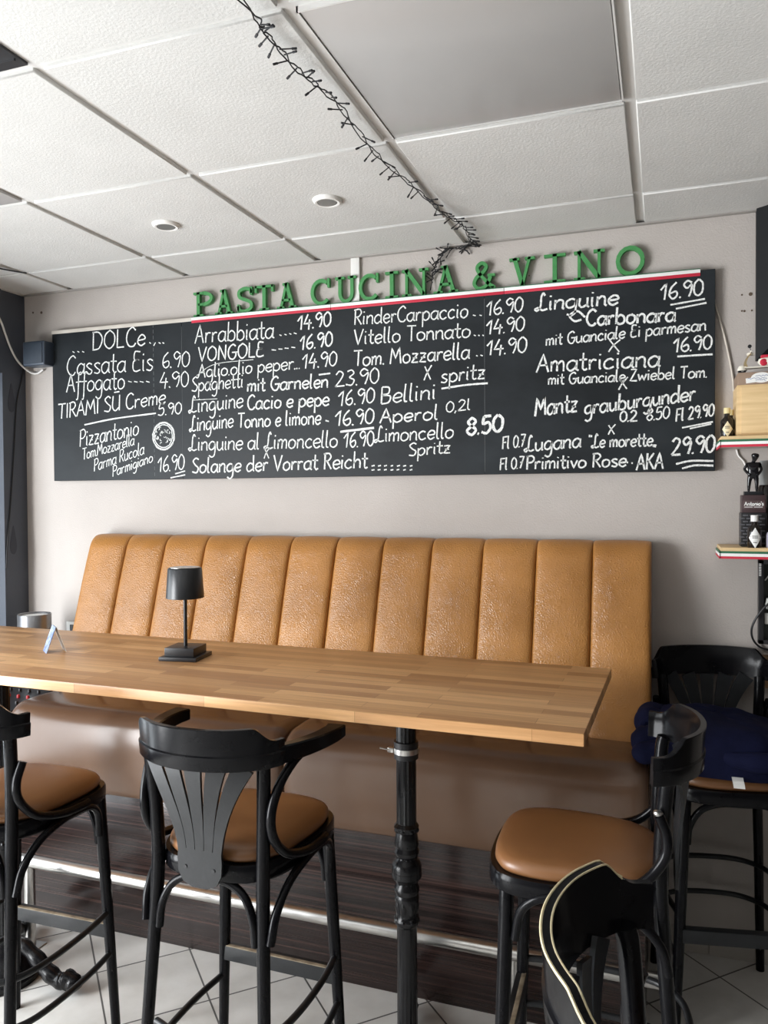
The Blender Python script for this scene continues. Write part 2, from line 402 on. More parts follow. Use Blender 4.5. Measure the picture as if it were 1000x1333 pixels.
G = {
'a': (5, '4.1,4.3 2.5,5 .7,3.6 .6,1.2 2,0 3.4,.9 4.1,2.6;-4.3,5.1 4.2,.5 5,0'), 'b': (5, '-.8,9.5 .8,0;.8,3.5 2.6,5 4.3,3.6 4.2,1 2.4,0 .8,1'),
'c': (4.6, '4,4.2 2.5,5 .7,3.5 .7,1.2 2.2,0 4.1,.9'), 'd': (5.2, '4.2,4 2.5,5 .7,3.6 .6,1.2 2,0 3.8,1.2;-4.3,9.5 4.3,.6 4.9,0'),
'e': (4.6, '.7,2.4 4,2.9 3.8,4.5 2.4,5 .8,3.6 .7,1.4 2.2,0 4.2,1'), 'f': (3.6, '4,8.6 3,9.5 2,8.5 1.9,4 1.8,-3 .8,-3.8;-.3,4.8 3.6,4.9'),
'g': (5, '4.2,4.2 2.5,5 .7,3.6 .7,1.4 2,.3 3.8,1.4 4.3,4.8 4.2,-2 2.6,-4 .8,-3'), 'h': (5, '-.8,9.5 .8,0;.8,3.2 2.6,5 4,4 4.1,0'),
'i': (2.2, '-.9,5 .9,.6 1.4,0;-.9,6.9 1,7.6'), 'k': (4.8, '-.8,9.5 .8,0;-4,5 1,2.4;-1.6,3 4.4,0'), 'l': (2.4, '.9,9.5 .8,1.2 1.9,0'),
'm': (6.4, '-.7,5 .7,0;.7,3.2 2,5 3,4 3,0;3,3.2 4.4,5 5.5,4 5.6,0'), 'n': (4.8, '-.7,5 .7,0;.7,3.2 2.4,5 3.8,4 3.9,.6 4.5,0'),
'o': (4.9, '2.5,5 .8,3.8 .7,1.2 2.3,0 4.1,1.2 4.2,3.7 2.5,5'), 'p': (5, '-.8,5 .8,-4;.8,3.5 2.6,5 4.3,3.6 4.2,1.2 2.4,0 .8,1'),
'q': (5, '4.2,4.2 2.5,5 .7,3.6 .7,1.2 2,0 3.8,1.2;-4.3,5 4.3,-4'), 'r': (3.7, '-.8,5 .8,0;.8,3 2,4.8 3.4,4.6'),
's': (4.2, '3.6,4.4 2.2,5 .8,4 2,2.7 3.6,1.5 2.6,.1 .6,.6'), 't': (3.5, '-1.6,8.4 1.6,1;1.6,1 2.4,0 3.4,.6;-0.1,5.2 3.3,5.2'),
'u': (4.9, '.8,5 .8,1.5 2,0 3.8,1.4;-4,5 4,.6 4.6,0'), 'v': (4.2, '-.4,5 2,0 3.8,5'), 'w': (6.2, '-.4,5 1.6,0 3,4 4.4,0 5.8,5'), 'z': (4.4, '-.6,4.9 3.8,4.9 .6,0 4,0;-1.2,2.5 3.4,2.5'),
'A': (5.6, '-.3,0 2.8,9 5.2,0;-1.2,3.4 4.6,3.4'), 'B': (5.2, '-.9,9 .9,0;.9,9 3.8,8.4 3.6,5.4 1,4.8 4.4,3.8 4,.6 .9,0'), 'C': (5.6, '5,7.6 3.4,9 1.2,7 .7,3.4 2,.4 4,0 5.2,1.4'),
'D': (6, '-.9,9 .9,0;.2,8.8 3.5,8.4 5.3,5 3.8,.8 .5,0'), 'E': (5, '4.2,8.6 1.6,8.8 1.4,5.2 3.6,5 1,4.4 .8,1 2.4,0 4.6,.6'), 'F': (4.6, '-.9,9 .9,0;-.5,8.9 4.6,8.9;-.9,4.8 3.6,4.8'),
'G': (6, '5,7.6 3.4,9 1.2,7 .7,3.4 2,.4 4,0 5.2,2 5.2,4;-3,4 6.2,4'), 'I': (2, '-1,9 1,0'), 'K': (5.2, '-.9,9 .9,0;-4.6,9 1,4;-2,5 5,0'),
'L': (5.2, '3.8,8 3,9.4 2.2,7 2,2.5 .8,0 -.2,1 1.2,1.6 3,.2 5,.8'), 'M': (7, '-.5,0 1.2,9 3.4,3 5.4,9 6.4,0'), 'N': (5.8, '-.9,0 .9,9 4.8,0 4.8,9'),
'O': (6.2, '3,9 .9,6.8 .8,2.4 3,0 5.3,2.2 5.4,6.6 3,9'), 'P': (5, '-.9,9 .9,0;.2,8.6 3.4,9 4.8,6.8 3.4,4.6 1,4.4'), 'R': (5.2, '-.9,9 .9,0;.2,8.6 3.2,9 4.4,7 3,4.8 1,4.6;-2,4.6 4.8,0'),
'S': (5, '4.4,8 2.8,9 .9,7.4 2.4,5 4.4,3 3.4,.3 .5,.8'), 'T': (5.2, '-.1,8.9 5,8.9;-2.7,8.9 2.7,0'), 'U': (5.8, '.8,9 .8,2.5 2.6,0 4.8,2;-5,9 5,0'), '\u00dc': (5.8, '.8,9 .8,2.5 2.6,0 4.8,2;-5,9 5,0;-1.4,11 4.6,11'),
'V': (5.6, '-.3,9 2.7,0 5.2,9'), 'Z': (5.4, '-.5,8.8 4.6,8.8 .6,0 5,0'),
'0': (4.8, '2.4,9 .7,6.5 .8,2 2.5,0 4.2,2.2 4.2,6.6 2.4,9'), '1': (3.4, '-.1,5.6 2.5,9 2.1,0'), '2': (5, '.6,7.2 2.2,9 4,7.4 3.2,4.4 .5,.2;-.5,.2 4.8,.2'),
'3': (4.8, '.8,8.4 2.8,9 3.8,7 2,4.9 4.2,3.2 3,.2 .5,.8'), '4': (5, '-2.6,9 .5,3.2 4.8,3.4;-3.6,5.6 3.2,-.6'), '5': (4.8, '-4.4,9 1.4,9;1.4,9 1,5.2 3.4,5.6 4.2,2.6 2.6,0 .5,.8'),
'6': (4.8, '3.6,9 1.4,6 .8,2.2 2.4,0 4.2,1.6 3.6,4 1.2,3'), '7': (4.8, '-.6,9 4.4,9 1.8,0;-1.6,4.6 4,4.6'), '8': (4.8, '2.5,4.8 .9,6.8 2.5,9 4.1,7 2.5,4.8 .6,2.4 2.5,0 4.4,2.4 2.5,4.8'),
'9': (4.8, '4.2,7.6 2.4,9 .8,7 2.2,4.8 4.2,6.6 4,3 3.2,0'), '.': (1.3, '-.3,.5 .9,-.1'), '\u00ac': (4.6, '-.8,9 .8,.2 4.2,.2'), ',': (1.7, '-1,.6 .4,-1.4'), '-': (3.4, '-.3,3.4 2.4,2.8'), '"': (2.6, '-.5,9 .5,7.4;-1.7,9 1.7,7.4'),
'\u201e': (2.6, '-.7,.8 .3,-1;-1.9,.8 1.5,-1'), '*': (5, '-.5,6.8 4.4,0;4.6,7 2,3.5 .5,0'), ':': (2.8, '-.3,0 1.5,.5;-.3,3.3 1.5,3.8'), ' ': (2.8, ''), "'": (1.5, '-.7,9 .5,7')}
def strokes(text):
    out = []; x = 0
    for ch in text:
        w, d = G[ch]
        for st in d.split(';'):
            if not st: continue
            sharp = st[0] == '-'
            if sharp: st = st[1:]
            P = [tuple(float(k) for k in p.split(',')) for p in st.split()]
            P = [(a+x+random.uniform(-.12, .12), c+random.uniform(-.12, .12)) for a, c in P]
            if sharp or len(P) < 3:
                Q = []
                for i in range(len(P)-1): Q += [tuple(Vector(P[i]).lerp(Vector(P[i+1]), k/4)) for k in range(4)]
                P = Q+[P[-1]]
            else: P = [tuple(p) for p in crm(P, 5)]
            out.append(P)
        x += w
    return out, x
def write(mb, text, ax, az, cx_, cz, h, wd, fn, lw=.0043):
    st, tot = strokes(text); L_ = math.hypot(cx_-ax, cz-az); dx, dz = (cx_-ax)/L_, (cz-az)/L_
    sx_, sy = L_/tot, h/9.0
    for P in st:
        Q = [(ax+dx*p[0]*sx_+.06*p[1]*sy, az+dz*p[0]*sx_+p[1]*sy) for p in P]
        wv = [2*lw*wd*(.82+.32*random.random()) for _ in Q]
        mb.strip(Q, wv, fn, solid=False)
CHALK=[
('DO\u00acCe',-2.458,2.295,-2.162,2.299,0.083,1.2),
('...',-2.57,2.292,-2.488,2.29,0.078,0.8),
('.,..',-2.15,2.305,-2.058,2.298,0.067,0.9),
('Cassata Eis', -2.603, 2.189, -2.123, 2.185, 0.089, 1.1),
('6.90',-2.083,2.192,-1.937,2.19,0.067,1),
('Affogato',-2.604,2.111,-2.275,2.111,0.084,1.1),
('----',-2.263,2.121,-2.136,2.114,0.061,0.8),
('4.90',-2.096,2.106,-1.942,2.104,0.067,1),
('TIRAMI SÜ Creme', -2.655, 1.989, -2.061, 2.036, 0.069, 1.1),
('5.90',-2.106,1.984,-1.979,1.989,0.05,1),
('Pizzantonio',-2.534,1.857,-2.204,1.903,0.077,1),
('Tom.Mozzarella',-2.518,1.797,-2.229,1.859,0.052,0.8),
('Parma Rucola', -2.454, 1.743, -2.177, 1.817, 0.056, 0.8),
('Parmigiano',-2.352,1.717,-2.132,1.782,0.048,0.8),
('16.90',-2.109,1.734,-1.97,1.745,0.068,1),
('Arrabbiata',-1.913,2.288,-1.527,2.283,0.077,1.1),
('....',-1.509,2.291,-1.417,2.294,0.063,0.8),
('14.90',-1.421,2.307,-1.269,2.314,0.059,1.3),
('VONGO\u00acE',-1.898,2.208,-1.574,2.21,0.062,1.2),
('----',-1.542,2.214,-1.422,2.219,0.057,0.8),
('16.90',-1.411,2.224,-1.263,2.233,0.059,1.3),
('Aglio.olio peper...', -1.899, 2.138, -1.408, 2.149, 0.058, 1.05),
('14.90',-1.401,2.148,-1.244,2.151,0.059,1.1),
('Spaghetti',-1.931,2.08,-1.674,2.087,0.062,1),
('mit Garnelen', -1.659, 2.067, -1.282, 2.066, 0.057, 1.3),
('23.90',-1.258,2.065,-1.063,2.073,0.061,1.1),
('Linguine',-1.944,1.988,-1.675,2.003,0.069,1.1),
('Cacio e pepe', -1.66, 1.992, -1.279, 1.992, 0.06, 1.3),
('16.90',-1.242,1.987,-1.083,1.995,0.061,1.1),
('Linguine',-1.941,1.908,-1.724,1.92,0.066,1.1),
('Tonno e limone', -1.705, 1.916, -1.317, 1.918, 0.061, 1.2),
('-',-1.3,1.915,-1.276,1.914,0.044,1),
('16.90',-1.256,1.907,-1.086,1.913,0.061,1.2),
('Linguine al Limoncello', -1.946, 1.825, -1.243, 1.822, 0.067, 1.1),
('16.90',-1.219,1.819,-1.087,1.824,0.061,1.1),
('*',-1.582,1.783,-1.553,1.783,0.058,0.9),
('Solange der Vorrat Reicht', -1.935, 1.728, -1.114, 1.736, 0.064, 1.25),
(':::::::',-1.101,1.727,-0.915,1.724,0.043,1),
('RinderCarpaccio',-1.172,2.309,-0.701,2.301,0.06,1.05),
('..',-0.689,2.306,-0.641,2.302,0.058,0.8),
('16.90',-0.632,2.301,-0.493,2.307,0.054,1.1),
('Vitello Tonnato', -1.173, 2.23, -0.692, 2.225, 0.06, 1.1),
('...',-0.683,2.23,-0.636,2.226,0.052,0.8),
('14.90',-0.633,2.229,-0.488,2.235,0.055,1.1),
('Tom. Mozzarella', -1.174, 2.144, -0.695, 2.144, 0.062, 1.15),
('..',-0.677,2.151,-0.642,2.152,0.053,0.8),
('14.90',-0.633,2.151,-0.479,2.155,0.057,1.1),
('*',-0.882,2.072,-0.847,2.073,0.071,1),
('spritz',-0.814,2.057,-0.636,2.067,0.059,1.1),
('Bellini',-1.063,1.988,-0.829,1.998,0.066,1.2),
('Aperol',-1.064,1.912,-0.82,1.918,0.057,1.2),
('0,2l',-0.793,1.943,-0.693,1.951,0.041,0.9),
('Limoncello',-1.084,1.837,-0.76,1.845,0.06,1.1),
('8.50',-0.714,1.852,-0.569,1.865,0.064,2.0),
('Spritz',-0.946,1.778,-0.772,1.789,0.051,1.05),
('Linguine',-0.448,2.303,-0.151,2.302,0.061,1.4),
('16.90',-0.014,2.304,0.128,2.31,0.056,1.2),
('Carbonara',-0.269,2.235,0.039,2.227,0.057,1.5),
('mit Guanciale Ei parmesan', -0.412, 2.173, 0.138, 2.188, 0.043, 1),
('16.90',0.029,2.118,0.156,2.123,0.05,1.1),
('*',-0.191,2.136,-0.146,2.133,0.055,1),
('Amatriciana',-0.448,2.077,-0.011,2.073,0.066,1.3),
('mit Guanciale Zwiebel Tom.', -0.404, 2.029, 0.141, 2.026, 0.041, 1),
('*',-0.156,1.997,-0.12,2.0,0.055,1),
('Mantz',-0.452,1.915,-0.296,1.928,0.067,1.4),
('grauburgunder',-0.274,1.914,0.104,1.949,0.057,1.3),
('0.2',-0.151,1.884,-0.088,1.884,0.038,1.1),
('8.50',-0.06,1.883,0.019,1.891,0.043,1),
('Fl 29.90', 0.037, 1.877, 0.163, 1.893, 0.043, 1.1),
('*',-0.191,1.839,-0.164,1.84,0.045,0.9),
('Fl 0.7', -0.575, 1.796, -0.486, 1.805, 0.046, 1),
('Lugana',-0.489,1.785,-0.283,1.797,0.057,1.2),
('"Le morette„', -0.258, 1.793, -0.024, 1.795, 0.047, 1.1),
('29.90',0.022,1.759,0.166,1.769,0.059,1.4),
('Fl 0.7', -0.584, 1.718, -0.492, 1.725, 0.043, 1),
('Primitivo Rose', -0.486, 1.719, -0.125, 1.724, 0.05, 1.2),
('AKA',-0.094,1.71,-0.001,1.714,0.057,1.2),
]
UNDER=[
[(-2.502, 1.958), (-2.331, 1.98), (-2.113, 1.995), 1.1],
[(-2.017, 1.726), (-1.966, 1.738), 0.9],
[(-2.041, 1.709), (-1.966, 1.721), 0.9],
[(-1.232, 1.884), (-1.086, 1.895), 1.4],
[(-0.808, 2.036), (-0.71, 2.045), (-0.627, 2.047), 1.2],
[(0.021, 2.285), (0.133, 2.296), 1],
[(0.039, 2.27), (0.138, 2.282), 1],
[(0.044, 2.104), (0.158, 2.104), 1.1],
[(0.06, 1.855), (0.159, 1.872), 0.9],
[(0.085, 1.851), (0.154, 1.865), 0.9],
[(0.04, 1.729), (0.09, 1.739), (0.161, 1.737), 1.1],
[(0.06, 1.713), (0.102, 1.723), (0.161, 1.721), 1.1],
[(-0.269, 2.266), (-0.296, 2.29), (-0.323, 2.276), (-0.307, 2.255), (-0.282, 2.258), 1.2],
[(-1.903, 2.149), (-1.811, 2.192), (-1.625, 2.2), 0.4],
[(-1.325, 2.119), (-1.274, 2.122), 1],
[(-1.927, 2.044), (-1.801, 2.044), 0.4],
[(-0.109, 1.735), (-0.104, 1.735), 1],
[(-0.125, 1.738), (-0.12, 1.738), 1],
]
SIGN=[('P', -1.919, -1.82),('A', -1.812, -1.726),('S', -1.709, -1.625),('T', -1.619, -1.533),('A', -1.516, -1.427),('C', -1.363, -1.272),('U', -1.252, -1.162),('C', -1.152, -1.061),('I', -1.038, -0.984),('N', -0.968, -0.86),('A', -0.84, -0.742),('&', -0.688, -0.6),('V', -0.545, -0.451),('I', -0.417, -0.339),('N', -0.309, -0.201),('O', -0.164, -0.063),]
#pizza (-2.075, 1.895) (-2.074, 1.956) (-2.003, 1.893) letters z (-1.91, 2.503) (-0.063, 2.497) (-0.063, 2.403)

chfn = lambda u, v, k: bl(u, v, BY-.0007)
for tx, ax, az, cx_, cz, h, wd in CHALK:
    mb = MB(); write(mb, tx, ax, az, cx_, cz, h, wd, chfn, .0026)
    kind = 'chalk_price' if tx[0] in '0123456789' else ('chalk_dots' if tx[0] in '.-:*' else 'chalk_writing')
    mb.build(kind, m_chalk, bd)
for l in UNDER:
    P = crm(l[:-1], 8) if len(l) > 3 else [Vector(l[0]).lerp(Vector(l[1]), k/6) for k in range(7)]
    MB().strip(P, [.0060*l[-1]*(.85+.3*random.random()) for _ in P], chfn, solid=False).build('chalk_underline', m_chalk, bd)
pz = MB()
for r_, w_ in ((.058, .005), (.050, .004), (.062, .002)):
    pz.strip([(-2.075+r_*.93*math.cos(2*PI*k/40)+.002*random.uniform(-1, 1), 1.893+r_*math.sin(2*PI*k/40)) for k in range(41)], w_, chfn, solid=False)
for k in range(26):
    a, rr = random.uniform(0, 2*PI), .043*math.sqrt(random.random())
    x, z, d = -2.075+rr*.9*math.cos(a), 1.893+rr*math.sin(a), random.uniform(0, 2*PI)
    pz.strip(crm([(x, z), (x+.006*math.cos(d), z+.006*math.sin(d)), (x+.011*math.cos(d+.8), z+.011*math.sin(d+.8))], 4), .0026, chfn, solid=False)
pz.build('chalk_drawing', m_chalk, bd)['label'] = 'round chalk drawing of a topped pizza'

# ------------------------------------------------------------------ green letters standing on the board
def arc(cx_, cz, rx, rz, a0, a1, n=16):
    return [(cx_+rx*math.cos(math.radians(a0+(a1-a0)*k/n)), cz+rz*math.sin(math.radians(a0+(a1-a0)*k/n))) for k in range(n+1)]
def letter(ch, w):
    H = 1.0; T = .17/ (w/.105); t = .11      # T stem width in letter-width units
    S = []   # (points, width in metres)
    st, th = .0155, .0105
    X = lambda u: u*w; Z = lambda v: v*.106
    def ln(a, c, wd): S.append(([(X(a[0]), Z(a[1])), (X(c[0]), Z(c[1]))], wd))
    def ar(cx_, cz, rx, rz, a0, a1, wd): S.append(([(X(p[0]), Z(p[1])) for p in arc(cx_, cz, rx, rz, a0, a1)], wd))
    sf = .0095; lo, hi = .05, .95
    if ch == 'P': ln((.24, 0), (.24, 1), st); ln((0, lo), (.5, lo), sf); ln((0, hi), (.5, hi), sf); ar(.48, .72, .42, .225, 90, -90, .0138); ln((.24, .495), (.5, .495), sf)
    elif ch == 'A': ln((.2, 0), (.5, 1), th); ln((.48, 1), (.82, 0), st); ln((.27, .33), (.7, .33), sf); ln((0, lo), (.38, lo), sf); ln((.62, lo), (1, lo), sf); ln((.3, hi), (.55, hi), sf)
    elif ch == 'S': S.append(([tuple(p) for p in crm([(X(.86), Z(.74)), (X(.78), Z(.90)), (X(.48), Z(.95)), (X(.18), Z(.84)), (X(.2), Z(.62)), (X(.5), Z(.51)), (X(.82), Z(.38)), (X(.84), Z(.16)), (X(.5), Z(.05)), (X(.2), Z(.1)), (X(.12), Z(.28))], 6)], .0138)); ln((.86, .68), (.86, 1), .009); ln((.12, 0), (.12, .34), .009)
    elif ch == 'T': ln((.5, 0), (.5, 1), st); ln((0, hi), (1, hi), sf); ln((.24, lo), (.76, lo), sf); ln((.05, .74), (.05, 1), .010); ln((.95, .74), (.95, 1), .010)
    elif ch == 'C': ar(.52, .5, .43, .44, 48, 318, .0145); ln((.88, .66), (.88, 1), .010)
    elif ch == 'U': S.append(([(X(.22), Z(1)), (X(.22), Z(.4))]+[(X(p[0]), Z(p[1])) for p in arc(.51, .36, .29, .30, 180, 360)]+[(X(.80), Z(.4)), (X(.80), Z(1))], .0138)); ln((0, hi), (.44, hi), sf); ln((.6, hi), (1, hi), sf)
    elif ch == 'I': ln((.5, 0), (.5, 1), st); ln((0, lo), (1, lo), sf); ln((0, hi), (1, hi), sf)
    elif ch == 'N': ln((.17, 0), (.17, 1), th); ln((.15, 1), (.82, .03), st); ln((.82, 0), (.82, 1), th); ln((0, lo), (.36, lo), sf); ln((0, hi), (.25, hi), sf); ln((.64, hi), (1, hi), sf)
    elif ch == '&': S.append(([tuple(p) for p in crm([(X(.96), Z(.06)), (X(.7), Z(.22)), (X(.3), Z(.62)), (X(.24), Z(.83)), (X(.44), Z(.95)), (X(.62), Z(.82)), (X(.5), Z(.63)), (X(.2), Z(.45)), (X(.1), Z(.22)), (X(.3), Z(.05)), (X(.62), Z(.14)), (X(.82), Z(.46))], 7)], .013)); ln((.68, .5), (1, .5), sf); ln((.8, lo), (1.02, lo), sf)
    elif ch == 'V': ln((.2, 1), (.52, 0), st); ln((.5, 0), (.8, 1), th); ln((0, hi), (.4, hi), sf); ln((.62, hi), (1, hi), sf)
    elif ch == 'O': ar(.5, .5, .42, .435, 0, 360, .0145)
    mb = MB()
    for P, wd in S: mb.strip(P, wd, lambda u, v, k: (u-w/2, -.009 if k else .009, v))
    return mb
WORDS = ['the first word, PASTA']*5+['the second word, CUCINA']*6+['']+['the last word, VINO']*4
ordn = {0: 'first letter of', 1: 'second letter of', 2: 'third letter of', 3: 'fourth letter of', 4: 'fifth letter of', 5: 'sixth letter of'}
pos = [0, 1, 2, 3, 4, 0, 1, 2, 3, 4, 5, 0, 0, 1, 2, 3]
for i, (ch, ax, cx_) in enumerate(SIGN):
    o = letter(ch, cx_-ax).build('ampersand' if ch == '&' else 'sign_letter', m_green, None, 40, ((ax+cx_)/2, -.0165, BZ1+(.006 if ax > -1.93 else .004)))
    if ch == '&': lb = 'green wooden ampersand standing on the menu board between two words'
    else: lb = 'green wooden letter %s, %s %s' % (ch, ordn[pos[i]], WORDS[i])
    tag(o, lb, 'letter', 'green letters on the board')

# ------------------------------------------------------------------ banquette
QX0, QX1, QXM = -2.412, -.040, -1.222
bq = thing('banquette', 'long brown leather bench with channelled high back along the wall', 'bench', (-1.22, 0, 0))
BQ = Vector((-1.22, 0, 0))
bprof = crm([(-.335, .775), (-.300, .84), (-.272, .93), (-.222, 1.09), (-.176, 1.24), (-.130, 1.375), (-.108, 1.425), (-.078, 1.452), (-.045, 1.458), (-.018, 1.452)], 5)
def backrest(xa, xb, nch):
    root = MB(); root.box((xa-BQ.x+.004, -.075, .52), (xb-BQ.x-.004, -.017, 1.435), .01)
    o = root.build('backrest', m_leather, bq)
    w = (xb-xa)/nch
    for c in range(nch):
        mb = MB(); rings = []; K = 30
        for j in range(K+1):
            u = j/K; u = .5-.5*math.cos(PI*u); u = u*u*(3-2*u)*.35+u*.65; x = xa+w*(c+u)-BQ.x
            e_ = abs(2*u-1); bulge = .009*(1-e_**2)+.017*math.sqrt(max(0, 1-e_**14))-.014
            endl = (c == 0 and u < .5); endr = (c == nch-1 and u > .5)
            ring = []
            for i, p in enumerate(bprof):
                q = bprof[min(i+1, len(bprof)-1)]-bprof[max(i-1, 0)]; q.normalize()
                n = Vector((-q.y, q.x))      # outward: to the front / up
                s = bulge*(1.0 if p.y < 1.40 else max(.35, 1-(p.y-1.40)*12))
                ring.append((x, p.x+n.x*s, p.y+n.y*s))
            ring += [(x, -.018, .90), (x, -.10, .775)]
            rings.append(ring)
        mb.loft(rings); mb.build('channel', m_leather, o, 60)
    return o
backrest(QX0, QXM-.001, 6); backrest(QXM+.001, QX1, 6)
sprof = crm([(-.200, .800), (-.36, .826), (-.50, .829), (-.555, .818), (-.592, .786), (-.604, .735), (-.602, .64), (-.592, .56), (-.580, .519), (-.56, .517)], 5)+[Vector((-.20, .517))]
def seat(xa, xb):
    mb = MB(); rings = []; cy, cz = -.40, .66; R = .05
    offs = [0, .004, .012, .024, .038, .05]; xsn = [xa+o for o in offs]+[xa+.05+(xb-xa-.1)*k/12 for k in range(1, 12)]+[xb-o for o in reversed(offs)]
    for x in xsn:
        d = min(x-xa, xb-x); t = max(0, 1-d/R); ins = .030*(1-math.sqrt(max(0, 1-t*t)))
        ring = []
        for p in sprof:
            vx, vz = p.x-cy, p.y-cz; l = math.hypot(vx, vz)
            k = max(0, l-ins)/l if p.x < -.3 and p.y > .53 else 1
            sag = .004*math.sin(7*x+p.x*9)*(1 if p.y > .6 else .4)
            ring.append((x-BQ.x, cy+vx*k, cz+vz*k+sag*.6))
        rings.append(ring)
    return mb.loft(rings).build('seat_cushion', m_leatherseat, bq, 50)
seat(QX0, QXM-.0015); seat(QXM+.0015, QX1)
MB().box((QX0-BQ.x+.01, -.572, 0), (QX1-BQ.x-.01, -.02, .517), .004).build('plinth', m_ebony, bq)
MB().box((QX0-BQ.x-.005, -.018, .50), (QX1-BQ.x+.002, -.0005, 1.455), .002).build('back_board', mat('grey_board', (0.30, 0.30, 0.30), 0.6), bq)

fr = thing('foot_rail', 'brushed steel foot rail on posts in front of the bench', 'foot rail', (-1.2, -.75, 0))
MB().tube([(-1.31, 0, .312), (0, 0, .312), (1.21, 0, .312)], .021, 20).build('rail', m_steel, fr)
for x in (-.958, .797):
    p = MB().tube([(x, 0, .004), (x, 0, .300)], .019, 18).build('post', m_steel, fr)
    MB().box((x-.04, -.035, 0), (x+.04, .035, .005), .001).build('floor_plate', m_steel, p)

# ------------------------------------------------------------------ bar table
TA = math.radians(-1.3)
tb = thing('bar_table', 'long high bar table with thick butcher block top and iron columns', 'table', (-1.40, -.842, 0), TA)
MB().box((-1.262, -.345, 1.071), (1.245, .345, 1.101), .0035).build('tabletop', m_table, tb)
cprof = [(.110, 0), (.112, .02), (.085, .045), (.060, .07), (.046, .10), (.037, .125), (.034, .14), (.036, .148), (.030, .155)]
shaft1 = [(.0285, .158), (.0285, .28), (.028, .415)]
orn = [(.030, .418), (.035, .424), (.036, .434), (.031, .442), (.030, .455), (.0335, .485), (.0345, .498), (.031, .506), (.035, .514), (.0355, .524), (.030, .534), (.029, .540), (.036, .546), (.0415, .556), (.0425, .5565), (.0425, .572), (.0415, .5725), (.0415, .588), (.036, .600), (.030, .607), (.029, .612), (.0345, .620), (.036, .628), (.031, .638), (.033, .642), (.0345, .652), (.031, .672), (.029, .682), (.034, .690), (.035, .698), (.030, .705)]
shaft2 = [(.0275, .728), (.0275, .9), (.0275, 1.055), (.034, 1.058), (.034, 1.064), (.075, 1.066), (.075, 1.071)]
flute = lambda a, z: 1-.055*(0.5+0.5*math.cos(16*a)) if (.148 < z < .440 or .7255 < z < 1.056) else 1
def dense(p):
    out = []
    for a, c in zip(p, p[1:]): out += [(a[0]+(c[0]-a[0])*k/3, a[1]+(c[1]-a[1])*k/3) for k in range(3)]
    return out+[p[-1]]
def column(x, y, rot):
    lift = lambda p: [(r_*.98, 1.62-(1.62-z_)*.977) for r_, z_ in p]
    o = MB().lathe(cprof+[(r_, z_-.008) for r_, z_ in shaft1[:1]]+lift(shaft1[1:]+orn)+shaft2, n=64, flute=flute).build('column', m_iron, tb, 35, (x, y, 0))
    # leaf and bead casting: one scalloped band each
    for z, r, h, n_, am in [(1.62-(1.62-q[0])*.977, *q[1:]) for q in ((.434, .037, .011, 8, .16), (.477, .0352, .028, 8, .10), (.540, .0315, .005, 16, .10), (.609, .0315, .005, 16, .10), (.647, .0345, .006, 16, .10), (.69, .0368, .010, 8, .16))]:
        MB().lathe([(r*.78, z-h), (r*.93, z-h*.6), (r, z), (r*.93, z+h*.6), (r*.78, z+h)], n=96, flute=lambda a, zz: 1-am*(.5-.5*math.cos(n_*a))).build('ornament_band', m_iron, o, 60)
    for k in range(3):
        a = k*2*PI/3+math.radians(rot)
        P = crm([(.03, .125), (.075, .128), (.13, .095), (.19, .052), (.235, .035), (.265, .045), (.288, .040), (.305, .020)], 5)
        rr = [.016+.010*math.sin(PI*min(1, i/(len(P)-1)*1.05))+(.008 if i > len(P)*.68 else 0)+.002*math.sin(i*1.3) for i in range(len(P))]
        rr[-1] = .012
        mb = MB(); rings = []
        T = [Vector((p.x*math.cos(a), p.x*math.sin(a), max(p.y, rr[i]*.62+.001))) for i, p in enumerate(P)]
        mb.tube(T, rr, 12)
        for i in range(len(mb.v)): mb.v[i] = (mb.v[i][0], mb.v[i][1], max(.0005, mb.v[i][2]))
        mb.tube([(.25*math.cos(a), .25*math.sin(a), .055), (.275*math.cos(a), .275*math.sin(a), .058), (.295*math.cos(a), .295*math.sin(a), .04)], [.008, .012, .008], 8)
        mb.build('foot', m_iron, o, 50)
    return o
c1 = column(.738, -.075, -11)
cl_ = MB().lathe([(.029, -.022), (.0335, -.022), (.0335, .024), (.029, .024)], (0, 0, .928), 32).build('collar', m_blackcable, c1)
cm = MB(); cm.lathe([(.0338, -.007), (.0352, -.007), (.0352, .007), (.0338, .007)], (0, 0, .928), 32)
cm.box((-.046, -.022, .922), (-.030, -.012, .935), .001); cm.tube([(-.040, -.02, .929), (-.066, -.03, .935)], .0022, 8)
cm.build('hose_clamp', m_steel, c1)
column(-.700, -.095, 1)

